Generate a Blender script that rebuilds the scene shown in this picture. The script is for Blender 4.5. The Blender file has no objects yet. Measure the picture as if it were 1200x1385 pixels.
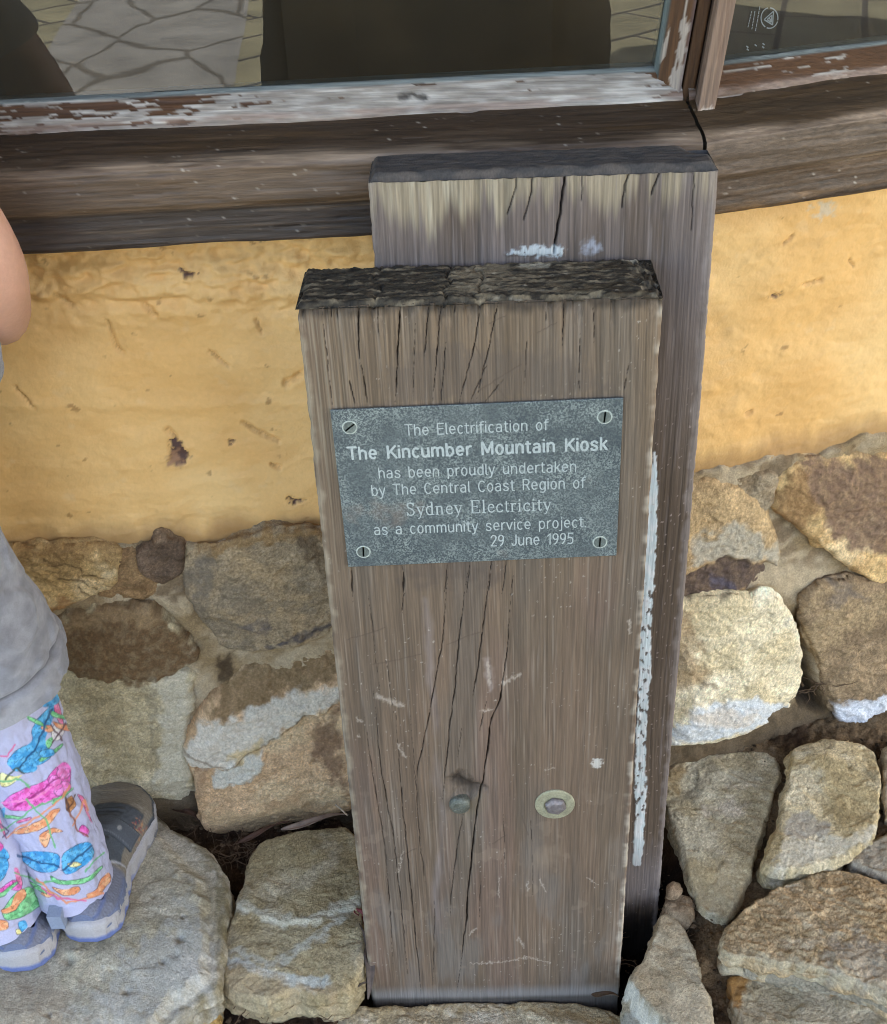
import bpy, math, random
import numpy as np
from mathutils import Vector, Matrix

# ------------------------------------------------------------------ camera, sky, sun, exposure
S = bpy.context.scene
COL = S.collection
FOC = 1700.0                                   # focal length in photo pixels (photo 1200 x 1385)
CAM = np.array([0.12203, -0.81877, 1.14423])
PITCH, ROLL, YAW = 0.58099, 0.04515, -0.03452
def cam_axes():
    cy, sy = math.cos(YAW), math.sin(YAW)
    f = np.array([sy*math.cos(PITCH), cy*math.cos(PITCH), -math.sin(PITCH)])
    r = np.array([cy, -sy, 0.0]); u = np.cross(r, f)
    c, s = math.cos(ROLL), math.sin(ROLL)
    return c*r - s*u, s*r + c*u, f
RT, UP, FW = cam_axes()
cd = bpy.data.cameras.new('camera'); cam = bpy.data.objects.new('camera', cd); COL.objects.link(cam)
cd.sensor_fit = 'HORIZONTAL'; cd.sensor_width = 36; cd.lens = 36*FOC/1200
cd.clip_start = 0.02; cd.clip_end = 500
M = Matrix.Identity(4)
for i in range(3):
    M[i][0], M[i][1], M[i][2], M[i][3] = RT[i], UP[i], -FW[i], CAM[i]
cam.matrix_world = M
S.camera = cam

SUN_EL, SUN_AZ = math.radians(52), math.radians(84)      # azimuth from +Y towards +X
w = bpy.data.worlds.new('World'); S.world = w; w.use_nodes = True
nt = w.node_tree; nt.nodes.clear()
sky = nt.nodes.new('ShaderNodeTexSky'); sky.sky_type = 'NISHITA'; sky.sun_disc = False
sky.dust_density = 3.0; sky.ozone_density = .6; sky.sun_elevation = SUN_EL; sky.sun_rotation = SUN_AZ
bg = nt.nodes.new('ShaderNodeBackground'); bg.inputs[1].default_value = 0.15
wo = nt.nodes.new('ShaderNodeOutputWorld')
nt.links.new(sky.outputs[0], bg.inputs[0]); nt.links.new(bg.outputs[0], wo.inputs[0])
sd = bpy.data.lights.new('sun', 'SUN'); sd.energy = 4.5; sd.angle = math.radians(0.5); sd.color = (1, .95, .87)
sun = bpy.data.objects.new('sun', sd); COL.objects.link(sun)
sdir = Vector((math.sin(SUN_AZ)*math.cos(SUN_EL), math.cos(SUN_AZ)*math.cos(SUN_EL), math.sin(SUN_EL)))
sun.rotation_euler = sdir.to_track_quat('Z', 'Y').to_euler(); sun.location = sdir*20
S.view_settings.view_transform = 'Standard'; S.view_settings.look = 'None'
S.view_settings.gamma = 1; S.view_settings.exposure = 3.0
try:
    S.cycles.filter_width = 1.0; S.cycles.use_denoising = True; S.cycles.max_bounces = 8; S.cycles.diffuse_bounces = 5
except Exception: pass

# ------------------------------------------------------------------ numpy helpers
rng = np.random.RandomState(7)
PERM = np.concatenate([rng.permutation(512)]*2).astype(np.int32)
GR = rng.randn(512, 3).astype(np.float32); GR /= np.linalg.norm(GR, axis=1)[:, None]
TH = rng.rand(512)*2*math.pi; GX, GY = np.cos(TH).astype(np.float32), np.sin(TH).astype(np.float32)
def perlin(x, y=None, z=None):
    x = np.asarray(x, np.float32)
    def fade(t): return t*t*t*(t*(t*6-15)+10)
    y = np.zeros_like(x) if y is None else np.broadcast_to(np.asarray(y, np.float32), x.shape)
    xi, yi = np.floor(x).astype(np.int32), np.floor(y).astype(np.int32); xf, yf = x-xi, y-yi
    u, v = fade(xf), fade(yf); xi &= 511; yi &= 511
    if z is None or np.ptp(z) == 0:
        k = 0 if z is None else int(float(np.ravel(z)[0])*37.7) & 511
        def g(a, b):
            h = PERM[PERM[PERM[(xi+a) & 511]+((yi+b) & 511)]+k]; return GX[h]*(xf-a)+GY[h]*(yf-b)
        p = g(0, 0); q = g(0, 1); p += (g(1, 0)-p)*u; q += (g(1, 1)-q)*u
        return (p+(q-p)*v)*1.5
    z = np.broadcast_to(np.asarray(z, np.float32), x.shape); zi = np.floor(z).astype(np.int32); zf = z-zi; zi &= 511; ww = fade(zf)
    def g(a, b, c):
        q = GR[PERM[PERM[PERM[(xi+a) & 511]+((yi+b) & 511)]+((zi+c) & 511)]]
        return q[..., 0]*(xf-a) + q[..., 1]*(yf-b) + q[..., 2]*(zf-c)
    def L(a, b, t): return a + (b-a)*t
    r = L(L(L(g(0,0,0), g(1,0,0), u), L(g(0,1,0), g(1,1,0), u), v),
          L(L(g(0,0,1), g(1,0,1), u), L(g(0,1,1), g(1,1,1), u), v), ww)
    return r*1.6
def fbm(x, y=None, z=None, o=4, rough=.5):
    a, s, f, n = 1., 0., 1., 0.
    x = np.asarray(x, float)
    for _ in range(o):
        s = s + a*perlin(x*f + 13.7*n, None if y is None else np.asarray(y)*f + 5.1*n, None if z is None else np.asarray(z)*f)
        a *= rough; f *= 2.03; n += 1
    return s
def ss(a, b, x):
    t = np.clip((np.asarray(x, float)-a)/(b-a), 0, 1); return t*t*(3-2*t)
def lin(c):
    c = np.asarray(c, float)/255.
    return np.where(c <= .04045, c/12.92, ((c+.055)/1.055)**2.4)
KA = 0.8
WARM = np.array([1.05, 1.0, .92])
def C(*c): return lin(c)*KA*WARM                     # albedo from a daylight sRGB reading
def mix(a, b, m):
    m = np.asarray(m)[..., None]; return a*(1-m) + b*m
def proj(P):
    d = np.asarray(P, float)-CAM; z = d@FW
    return 600+FOC*(d@RT)/z, 692.5-FOC*(d@UP)/z
def ray(px, py): return FW + RT*(px-600)/FOC + UP*(692.5-py)/FOC
def hit(px, py, n, p0):                         # where the sight line of a photo point meets a surface of the place
    d = ray(px, py); n = np.asarray(n, float)
    return CAM + d*(((np.asarray(p0)-CAM)@n)/(d@n))
def segdist(x, y, poly, closed=False):
    p = np.asarray(poly, float); q = np.roll(p, -1, 0)
    if not closed: p, q = p[:-1], q[:-1]
    best = np.full(np.shape(x), 1e9); tt = np.zeros(np.shape(x)); n = len(p)
    for i in range(n):
        d = q[i]-p[i]; L2 = d@d+1e-12
        t = np.clip(((x-p[i,0])*d[0]+(y-p[i,1])*d[1])/L2, 0, 1)
        dd = np.hypot(x-p[i,0]-t*d[0], y-p[i,1]-t*d[1])
        m = dd < best; best = np.where(m, dd, best); tt = np.where(m, (i+t)/n, tt)
    return best, tt
def inside(x, y, poly):
    p = np.asarray(poly, float); q = np.roll(p, -1, 0); r = np.zeros(np.shape(x), bool)
    for a, b in zip(p, q):
        if a[1] == b[1]: continue
        c = ((a[1] > y) != (b[1] > y)) & (x < (b[0]-a[0])*(y-a[1])/(b[1]-a[1])+a[0]); r ^= c
    return r
def sdf(x, y, poly):
    d, _ = segdist(x, y, poly, True); return np.where(inside(x, y, poly), d, -d)
def near(X, Y, pts, pad):
    p = np.asarray(pts, float)
    return np.nonzero((X > p[:, 0].min()-pad) & (X < p[:, 0].max()+pad) & (Y > p[:, 1].min()-pad) & (Y < p[:, 1].max()+pad))[0]
def pmask(X, Y, poly, soft=8, warp=6, f=.05, seed=0):
    r = np.zeros(X.shape); i = near(X, Y, poly, soft+2*warp+2)
    if len(i):
        x, y = X[i], Y[i]
        wx = fbm(x*f, y*f, np.full_like(x, seed+.3), 4)*warp; wy = fbm(x*f, y*f, np.full_like(x, seed+7.7), 4)*warp
        r[i] = ss(-soft, soft, sdf(x+wx, y+wy, poly))
    return r
def lmask(X, Y, line, width, soft=4, warp=4, f=.06, seed=0):
    r = np.zeros(X.shape); i = near(X, Y, line, width+soft+2*warp+2)
    if len(i):
        x, y = X[i], Y[i]
        wx = fbm(x*f, y*f, np.full_like(x, seed+.3), 4)*warp; wy = fbm(x*f, y*f, np.full_like(x, seed+3.7), 4)*warp
        d, _ = segdist(x+wx, y+wy, line); r[i] = 1-ss(width-soft, width+soft, d)
    return r
def zm(sc, ox, oy, pts): return [(ox+a/sc, oy+b/sc) for a, b in pts]
def smooth_poly(poly, n=2):
    p = np.asarray(poly, float)
    for _ in range(n):
        q = np.roll(p, -1, 0); p = np.stack([.8*p+.2*q, .2*p+.8*q], 1).reshape(-1, 2)
    return p

# ------------------------------------------------------------------ object helpers
def setp(o, label=None, cat=None, group=None, kind=None):
    if label: o['label'] = label
    if cat: o['category'] = cat
    if group: o['group'] = group
    if kind: o['kind'] = kind
    return o
def thing(name, loc, label, cat, group=None):
    o = bpy.data.objects.new(name, None); COL.objects.link(o); o.location = loc
    o.empty_display_size = .05
    return setp(o, label, cat, group)
def root_loc(o):
    while o.parent: o = o.parent
    return np.array(o.location)
def mk(name, V, F, mat, parent=None, col=None, smooth=True, loc=None):
    V = np.asarray(V, float).reshape(-1, 3)
    if parent is not None: V = V-root_loc(parent)
    elif loc is not None: V = V-np.asarray(loc)
    me = bpy.data.meshes.new(name)
    F0 = F
    if isinstance(F, np.ndarray):
        k = F.shape[1]; me.vertices.add(len(V)); me.vertices.foreach_set('co', V.astype(np.float32).ravel())
        me.loops.add(F.size); me.loops.foreach_set('vertex_index', F.astype(np.int32).ravel())
        me.polygons.add(len(F)); me.polygons.foreach_set('loop_start', np.arange(0, F.size, k, dtype=np.int32))
        me.update(calc_edges=True)
    else:
        me.from_pydata([tuple(v) for v in V], [], F0); me.update()
    me.validate()
    if smooth: me.polygons.foreach_set('use_smooth', np.ones(len(me.polygons), bool))
    if col is not None:
        a = me.color_attributes.new('Col', 'FLOAT_COLOR', 'POINT')
        c = np.ones((len(V), 4), np.float32); c[:, :3] = np.clip(np.broadcast_to(col, (len(V), 3)), .002, .9)
        a.data.foreach_set('color', c.ravel())
    me.materials.append(mat)
    o = bpy.data.objects.new(name, me); COL.objects.link(o)
    if parent is not None: o.parent = parent
    elif loc is not None: o.location = loc
    return o
def gfaces(nu, nv, closed=False, keep=None, flip=False):
    i = np.arange(nu*nv).reshape(nv, nu)
    if closed: i = np.concatenate([i, i[:, :1]], 1)
    f = np.stack([i[:-1, :-1], i[:-1, 1:], i[1:, 1:], i[1:, :-1]], -1).reshape(-1, 4)
    if keep is not None: f = f[keep[f].all(1)]
    return f[:, ::-1].copy() if flip else f
class MB:                                        # collects simple solids into one mesh
    def __init__(s): s.V, s.F = [], []
    def add(s, V, F):
        n = len(s.V); s.V += [tuple(v) for v in V]; s.F += [tuple(n+i for i in f) for f in F]; return s
    def prism(s, P, d):                          # polygon loop P (3d) extruded along d
        P = [np.asarray(p, float) for p in P]; d = np.asarray(d, float); n = len(P)
        V = P+[p+d for p in P]
        F = [tuple(range(n))[::-1], tuple(range(n, 2*n))]+[(i, (i+1) % n, n+(i+1) % n, n+i) for i in range(n)]
        return s.add(V, F)
    def lathe(s, prof, c, ax, n=24):             # prof (r, h) along axis ax from c
        ax = Vector(ax).normalized(); a = ax.orthogonal().normalized(); b = ax.cross(a)
        V = []; F = []
        for r, h in prof:
            for k in range(n):
                t = 2*math.pi*k/n; V.append(Vector(c)+ax*h+(a*math.cos(t)+b*math.sin(t))*r)
        m = len(prof)
        for j in range(m-1):
            for k in range(n): F.append((j*n+k, j*n+(k+1) % n, (j+1)*n+(k+1) % n, (j+1)*n+k))
        F.append(tuple((m-1)*n+k for k in range(n))); F.append(tuple(range(n))[::-1])
        return s.add(V, F)
    def build(s, name, mat, parent=None, smooth=False, col=None, bevel=0, loc=None):
        o = mk(name, s.V, s.F, mat, parent, col, smooth, loc)
        if bevel:
            b = o.modifiers.new('bevel', 'BEVEL'); b.width = bevel; b.segments = 2; b.limit_method = 'ANGLE'; b.angle_limit = .6
        return o

# ------------------------------------------------------------------ materials
def mat(name, base=None, rough=.8, metal=0., vcol=True, mott=((40, .25), (300, .3)), bump=((250, .0008),), stretch=(1, 1, 1), spec=.3, sheen=0):
    m = bpy.data.materials.new(name); m.use_nodes = True
    n, l = m.node_tree.nodes, m.node_tree.links
    b = n['Principled BSDF']; b.inputs['Roughness'].default_value = rough; b.inputs['Metallic'].default_value = metal
    b.inputs['Specular IOR Level'].default_value = spec
    if sheen: b.inputs['Sheen Weight'].default_value = sheen
    tc = n.new('ShaderNodeTexCoord'); mp = n.new('ShaderNodeMapping'); mp.inputs['Scale'].default_value = stretch
    l.new(tc.outputs['Object'], mp.inputs[0])
    if vcol:
        at = n.new('ShaderNodeVertexColor'); at.layer_name = 'Col'; cur = at.outputs[0]
    else:
        r = n.new('ShaderNodeRGB'); r.outputs[0].default_value = (*base, 1); cur = r.outputs[0]
    for sc, am in mott:
        t = n.new('ShaderNodeTexNoise'); t.inputs['Scale'].default_value = sc; t.inputs['Detail'].default_value = 4; t.inputs['Roughness'].default_value = .6
        l.new(mp.outputs[0], t.inputs['Vector'])
        mr = n.new('ShaderNodeMapRange'); mr.inputs[1].default_value = .3; mr.inputs[2].default_value = .7
        mr.inputs[3].default_value = 1-am; mr.inputs[4].default_value = 1+am
        l.new(t.outputs[0], mr.inputs[0])
        mx = n.new('ShaderNodeVectorMath'); mx.operation = 'SCALE'
        l.new(cur, mx.inputs[0]); l.new(mr.outputs[0], mx.inputs['Scale']); cur = mx.outputs[0]
    l.new(cur, b.inputs['Base Color'])
    prev = None
    for sc, dist in bump:
        t = n.new('ShaderNodeTexNoise'); t.inputs['Scale'].default_value = sc; t.inputs['Detail'].default_value = 5; t.inputs['Roughness'].default_value = .65
        l.new(mp.outputs[0], t.inputs['Vector'])
        bp = n.new('ShaderNodeBump'); bp.inputs['Strength'].default_value = 1; bp.inputs['Distance'].default_value = dist
        l.new(t.outputs[0], bp.inputs['Height'])
        if prev is not None: l.new(prev, bp.inputs['Normal'])
        prev = bp.outputs[0]
    if prev is not None: l.new(prev, b.inputs['Normal'])
    return m
M_WOOD = mat('weathered_wood', rough=.72, mott=((60, .08), (700, .22)), bump=((700, .0005),), stretch=(1, 1, .03))
M_SILL = mat('sill_wood', rough=.5, mott=((60, .18), (420, .3)), bump=((420, .0007),), stretch=(.05, 1, 1), spec=.4)
M_STONE = mat('sandstone', rough=.92, mott=((70, .08), (420, .2), (1300, .3)), bump=((160, .0012), (650, .0016)), spec=.15)
M_PLAST = mat('painted_plaster', rough=.6, mott=((25, .04), (260, .035)), bump=((60, .0012), (420, .0005)), spec=.35)
M_DIRT = mat('dirt', rough=1, mott=((90, .3), (500, .4)), bump=((200, .004), (700, .002)), spec=.1)
M_CLOTH = mat('cloth', rough=.9, mott=((900, .1),), bump=((1400, .0003),), spec=.15, sheen=.2)
M_JERSEY = mat('grey_marl_jersey', rough=.95, mott=((120, .1), (1100, .22)), bump=((900, .0005),), spec=.1, sheen=.3)
M_SHOE = mat('shoe_fabric', rough=.75, mott=((700, .15),), bump=((1100, .0006),), spec=.3)
M_SKIN = mat('skin', base=C(205, 160, 140), rough=.5, vcol=False, mott=((30, .07), (300, .05)), bump=((600, .0002),), spec=.4)
M_SKIN.node_tree.nodes['Principled BSDF'].inputs['Subsurface Weight'].default_value = .15
M_SKIN.node_tree.nodes['Principled BSDF'].inputs['Subsurface Radius'].default_value = (.01, .004, .002)
M_METAL = mat('aged_zinc', rough=.45, metal=.6, mott=((200, .25), (900, .25)), bump=((700, .0003),))
M_LEAF = mat('dry_leaf', rough=.6, mott=((120, .3),), bump=((300, .0006),))
def plain(name, base, **k): return mat(name, base=base, vcol=False, **k)

# ------------------------------------------------------------------ the two wall directions of the kiosk
KC = np.array([.302, .1425, 0.])                 # corner of the sill nose in plan
AL, AR = math.radians(3.15), math.radians(18.5)
DL = np.array([math.cos(AL), math.sin(AL), 0]); NL = np.array([-math.sin(AL), math.cos(AL), 0])   # along, into the wall
DR = np.array([math.cos(AR), math.sin(AR), 0]); NR = np.array([-math.sin(AR), math.cos(AR), 0])
AM = (AL+AR)/2; KM = math.tan((AR-AL)/2)
Z3 = np.array([0, 0, 1.])
def wl(s, d, z): return KC + DL*s + NL*d + Z3*z   # left wall, s < 0
def wr(s, d, z): return KC + DR*s + NR*d + Z3*z   # right wall, s > 0
# convex corner: the two faces at depth d meet at s = -d*KM (left) and s = +d*KM (right)
WALL_D = .075

kiosk = thing('kiosk', (.302, .1425, 0), 'yellow plastered kiosk with brown timber windows on a rough stone footing', 'building')
# ================================================================== KIOSK WALL
def wall_grid(name, fn, s0, s1, z0, z1, hs, hz, dfun, cfun, m, flip=False, parent=None):
    ns, nz = max(2, int((s1-s0)/hs)), max(2, int((z1-z0)/hz))
    s, z = np.meshgrid(np.linspace(s0, s1, ns), np.linspace(z0, z1, nz)); s, z = s.ravel(), z.ravel()
    D, N = (DL, NL) if fn is wl else (DR, NR)
    P0 = KC + D*s[:, None] + N*WALL_D + Z3*z[:, None]
    X, Y = proj(P0); X = np.clip(X, -600, 1800)
    d = dfun(s, z, X, Y); c = cfun(s, z, X, Y)
    return mk(name, P0 - N*d[:, None], gfaces(ns, nz), m, parent or kiosk, c)
YEL = C(240, 191, 120)
z8 = lambda p: zm(2.4, 0, 230, p)
chips = [z8([(548, 880), (575, 868), (600, 900), (618, 925), (600, 945), (580, 955), (548, 945), (556, 920), (560, 900)]),
         z8([(922, 1070), (945, 1064), (990, 1080), (960, 1083)]), z8([(742, 880), (752, 876), (764, 884), (752, 891)]),
         z8([(580, 315), (650, 335), (600, 345)]), z8([(185, 1205), (210, 1205), (205, 1220), (188, 1216)]),
         [(1040, 400), (1058, 396), (1052, 402)], z8([(840, 230), (862, 232), (852, 240)])]
nicks = [(z8([(350, 485), (362, 530), (378, 575), (396, 592)]), 2.2), (z8([(790, 822), (830, 848), (905, 885)]), 3),
         (z8([(540, 840), (570, 862)]), 2), (z8([(835, 490), (850, 525)]), 2), (z8([(45, 700), (115, 770)]), 1.6),
         (z8([(545, 880), (556, 910)]), 1.5), (z8([(930, 690), (975, 660)]), 4), (z8([(470, 440), (505, 470)]), 4),
         (z8([(880, 960), (910, 970)]), 2), (z8([(180, 400), (235, 440)]), 4), (z8([(680, 590), (745, 640)]), 1.5),
         ([(1085, 385), (1110, 378)], 1.5), ([(1010, 560), (1018, 556)], 2), ([(1060, 330), (1072, 318)], 1.2), ([(1150, 350), (1156, 362)], 1.2)]
def plaster_d(s, z, X, Y):
    d = .0045*fbm(s*7, z*9, o=3) + .0010*fbm(s*16, z*40, np.full_like(s, 3.), 3) + .0004*fbm(s*110, z*160, o=3)
    tr = ss(480, 360, Y)*ss(600, 420, X)          # rough trowelled top under the sill at the left
    rid = fbm(s*13, z*42, np.full_like(s, 9.), 5)
    d += tr*(.0055*rid + .004*fbm(s*60, z*90, o=4)) + .004*np.exp(-((Y-395-8*fbm(s*12))/9)**2)*tr
    d += .0013*np.exp(-((Y-548-5*fbm(s*10))/7)**2)*ss(520, 380, X)
    d += .0009*ss(.2, .7, fbm(s*26, z*34, np.full_like(s, 21.), 4))
    for p, wd in nicks:
        dd, _ = segdist(X+2*fbm(X*.12, Y*.12), Y+2*fbm(X*.12, Y*.12, np.full_like(X, 4.)), p); d -= .0035*(1-ss(wd*.4, wd*1.6, dd))
    for p in chips: d -= .003*pmask(X, Y, p, 1.5, 3, .15)
    return d
def plaster_c(s, z, X, Y):
    c = mix(YEL, C(246, 204, 138), ss(-.5, .6, fbm(s*5, z*5, o=4)))
    c = mix(c, C(226, 174, 104), .4*ss(.1, .8, fbm(s*9, z*14, np.full_like(s, 5.), 5)))
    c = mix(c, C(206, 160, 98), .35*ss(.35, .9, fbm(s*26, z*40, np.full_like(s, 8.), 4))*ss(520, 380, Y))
    c = mix(c, C(150, 108, 62), .6*ss(.85, 1.0, fbm(s*45, z*60, np.full_like(s, 15.), 4)))
    c = mix(c, C(238, 206, 156), .3*ss(.7, 1.0, fbm(s*30, z*36, np.full_like(s, 31.), 4)))
    for p, wd in nicks: c = mix(c, C(150, 108, 62), .5*lmask(X, Y, p, wd*.45, wd*.6, 2, .12))
    for i, p in enumerate(chips):
        c = mix(c, C(92, 66, 58), pmask(X, Y, p, 1.5, 4, .15))
    c = mix(c, C(170, 128, 95), .9*pmask(X, Y, z8([(545, 925), (575, 905), (595, 935), (590, 958), (555, 955)]), 3, 6, .1))
    c = mix(c, C(215, 205, 185), .7*pmask(X, Y, [(1098, 280), (1120, 272), (1130, 285), (1110, 298)], 5, 12, .1))
    # grime line where the plaster ends on the stones
    edge = np.where(s < 0, .462, .497)
    c = mix(c, C(150, 112, 70), .7*ss(.03, -.005, z-edge-.012*fbm(s*30, o=3)))
    return c
S_L, S_R = -WALL_D*KM, WALL_D*KM
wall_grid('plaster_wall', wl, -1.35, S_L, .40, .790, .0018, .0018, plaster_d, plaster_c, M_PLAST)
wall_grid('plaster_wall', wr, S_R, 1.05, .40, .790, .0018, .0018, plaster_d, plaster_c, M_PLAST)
for fn, a0, a1, zz0, zz1, dd in ((wl, -2.2, -1.35, -.1, .79, WALL_D), (wr, 1.05, 2.2, -.1, .79, WALL_D), (wl, -2.2, -.09*KM, 1.95, 2.5, .09), (wr, .09*KM, 2.2, 1.95, 2.5, .09)):
    MB().prism([fn(a0, dd, zz0), fn(a1, dd, zz0), fn(a1, dd, zz1), fn(a0, dd, zz1)], (0, .1, 0)).build('plaster_wall', M_PLAST, kiosk, col=YEL)
# ---- sills: moulded profile swept along each wall
def sweep(name, fn, s_fun, prof, m, dfun, cfun, ns, s_far):
    prof = np.array(prof, float); seg = np.hypot(*np.diff(prof, axis=0).T); t = np.concatenate([[0], np.cumsum(seg)])
    tt = np.unique(np.concatenate([np.arange(0, t[-1], .0016), t])); d = np.interp(tt, t, prof[:, 0]); z = np.interp(tt, t, prof[:, 1])
    k = np.array([.25, .5, .25])
    ds, zs = d.copy(), z.copy()
    for _ in range(2):
        ds[1:-1] = np.convolve(ds, k, 'valid'); zs[1:-1] = np.convolve(zs, k, 'valid')
    q = np.linspace(0, 1, ns); end = s_fun(ds)
    s = end[:, None]*(1-q) + s_far*q
    T = np.repeat(tt[:, None], ns, 1); D = np.repeat(ds[:, None], ns, 1); Z = np.repeat(zs[:, None], ns, 1)
    gn = np.gradient(ds, tt); gz = np.gradient(zs, tt)
    nd, nz = gz, -gn                              # outward normal of the profile (points to -d / +z)
    nrm = np.hypot(nd, nz)+1e-9; nd, nz = nd/nrm, nz/nrm
    s, T, D, Z = s.ravel(), T.ravel(), D.ravel(), Z.ravel()
    ND, NZ = np.repeat(nd, ns), np.repeat(nz, ns)
    DD, NN = (DL, NL) if fn is wl else (DR, NR)
    P0 = KC + DD*s[:, None] + NN*D[:, None] + Z3*Z[:, None]
    X, Y = proj(P0)
    h = dfun(s, T, D, Z, X, Y)
    P = P0 + NN*(ND*h)[:, None] + Z3*(NZ*h)[:, None]
    return mk(name, P, gfaces(ns, len(tt), flip=(fn is wl)), m, kiosk, cfun(s, T, D, Z, X, Y))
SILL = [(.060, .868), (.050, .8665), (.004, .8490), (.000, .8445), (.000, .8165), (.003, .8130), (.014, .8105), (.0155, .806), (.0165, .7795), (.020, .777), (.09, .777)]
def grain(s, T, k): return fbm(s*3, T*420, np.full_like(s, k), 3, .65)
def sill_d(s, T, D, Z, X, Y):
    return .0005*grain(s, T, 1.) + .0012*fbm(s*9, T*30, np.full_like(s, 2.), 3) - .0012*ss(.55, .8, fbm(s*14, T*260, np.full_like(s, 5.), 3))
def sill_c(right):
    def f(s, T, D, Z, X, Y):
        top = ss(.8455, .8495, Z); fas = ss(.812, .806, Z)
        ct, cf, ca = (C(72, 57, 40), C(106, 90, 76), C(92, 75, 60)) if right else (C(62, 48, 35), C(98, 81, 66), C(66, 56, 50))  # fascia tone holds the shade below the nose
        c = mix(np.broadcast_to(cf, (len(s), 3)), ct, top); c = mix(c, ca, fas)
        g = grain(s, T, 1.)
        c = c*(1+.32*np.clip(g, -1, 1))[:, None]
        c = mix(c, C(78, 58, 34), .5*ss(.1, .6, fbm(s*4, T*70, np.full_like(s, 6.), 4))*(1-fas))
        worn = np.exp(-((Z-.8475)/.0035)**2)*ss(-.5, .5, fbm(s*8, T*40, o=4)) + .8*np.exp(-((Z-.812)/.003)**2)*ss(-.3, .6, fbm(s*10, T*50, np.full_like(s, 3.)))
        c = mix(c, C(165, 145, 125), np.clip(.8*worn, 0, 1))
        pale = ss(.25, .7, fbm(s*7, T*160, np.full_like(s, 11.), 5))
        c = mix(c, C(130, 112, 94), .28*pale*(1-top*.6))
        sp = ss(.78, .88, fbm(s*300, T*420, np.full_like(s, 4.), 2))
        c = mix(c, C(190, 182, 170), .6*sp*ss(-.2, .4, fbm(s*12, T*20)))
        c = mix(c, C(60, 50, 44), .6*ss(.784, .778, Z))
        if right: c = mix(c, C(150, 112, 66), .45*ss(.1, .6, fbm(s*9, T*60, np.full_like(s, 2.2), 4))*ss(.80, .782, Z))
        else:
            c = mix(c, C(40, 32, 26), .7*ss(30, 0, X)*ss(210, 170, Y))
        return c
    return f
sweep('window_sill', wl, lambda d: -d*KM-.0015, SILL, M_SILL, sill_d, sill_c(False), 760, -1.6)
sweep('window_sill', wr, lambda d: d*KM+.0015, SILL, M_SILL, sill_d, sill_c(True), 560, 1.2)

# ---- window frames
FRAME = [(.078, .8868), (.0635, .8862), (.0605, .884), (.0475, .8705), (.0455, .866), (.0455, .86)]
def rail_d(s, T, D, Z, X, Y):
    pk = peel(s, T, Z, X)
    return .0004*grain(s, T, 7.) + .0006*pk
def peel(s, T, Z, X):
    n = fbm(s*26, T*190, np.full_like(s, 2.), 5, .6) + .35*fbm(s*5, T*30)
    if np.mean(X) > 950: return ss(.62, .7, n + .25*ss(.8725, .8700, Z))
    cov = np.interp(np.clip(X, 0, 930), [0, 100, 230, 330, 600, 860, 890, 930], [-.1, .0, .05, .55, 1.3, 1.1, .2, -.4])
    cov = cov + .7*ss(.877, .8715, Z)*ss(-50, 60, X)
    return ss(.0, .1, n + cov - .25)
def rail_c(s, T, D, Z, X, Y):
    c = np.broadcast_to(C(86, 60, 38), (len(s), 3))*(1+.3*np.clip(grain(s, T, 7.), -1, 1))[:, None]
    wht = mix(C(152, 146, 138), C(186, 182, 176), ss(-.4, .5, fbm(s*30, T*200, np.full_like(s, 6.), 4)))
    wht = mix(wht, C(120, 108, 100), .5*ss(.15, .6, fbm(s*10, T*180, np.full_like(s, 16.), 5)))
    c = mix(c, wht, .93*peel(s, T, Z, X))
    c = mix(c, C(138, 118, 106), .8*ss(.8715, .8690, Z)*ss(-.4, .2, fbm(s*14, T*60)))
    c = mix(c, C(118, 128, 128), .9*ss(.0600, .0612, D))       # old putty along the pane
    c = mix(c, C(45, 40, 34), .9*lmask(X, Y, [(540, 133), (575, 130)], 3, 3, 4))
    return c
SG = -.020                                        # end of the left pane
sweep('window_frame', wl, lambda d: -d*KM-.003+0*d, FRAME, M_SILL, rail_d, rail_c, 760, -1.6)
sweep('window_frame', wr, lambda d: d*KM+.002+0*d, FRAME, M_SILL, rail_d, rail_c, 560, 1.2)
LEAN = .12                                        # the old mullion leans a little
def post(name, prof, fn, z0, z1, cfun, parent=kiosk, lean=LEAN):
    prof = np.array(prof, float); prof = np.vstack([prof, prof[:1]])
    seg = np.hypot(*np.diff(prof, axis=0).T); t = np.concatenate([[0], np.cumsum(seg)])
    tt = np.unique(np.concatenate([np.arange(0, t[-1], .0014), t]))[:-1]
    s, d = np.interp(tt, t, prof[:, 0]), np.interp(tt, t, prof[:, 1]); n = len(tt)
    zz = np.concatenate([np.arange(z0, min(z1, z0+.16), .0022), np.linspace(z0+.16, z1, 12)]) if z1-z0 > .17 else np.arange(z0, z1, .0022)
    Sg, Zg = np.meshgrid(s, zz); Dg, _ = np.meshgrid(d, zz); Tg, _ = np.meshgrid(tt, zz)
    Sg, Zg, Dg, Tg = Sg.ravel(), Zg.ravel(), Dg.ravel(), Tg.ravel()
    h = .0006*fbm(Tg*330, Zg*9, o=3)
    DD, NN = (DL, NL) if fn is wl else (DR, NR)
    P = KC + DD*(Sg+lean*(Zg-z0))[:, None] + NN*(Dg-h)[:, None] + Z3*(Zg + np.where(Zg == z0, .002*fbm(Tg*200), 0))[:, None]
    F = gfaces(n, len(zz), closed=True)
    o = mk(name, P, F, M_WOOD, parent, cfun(Sg, Tg, Dg, Zg))
    return o
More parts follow.
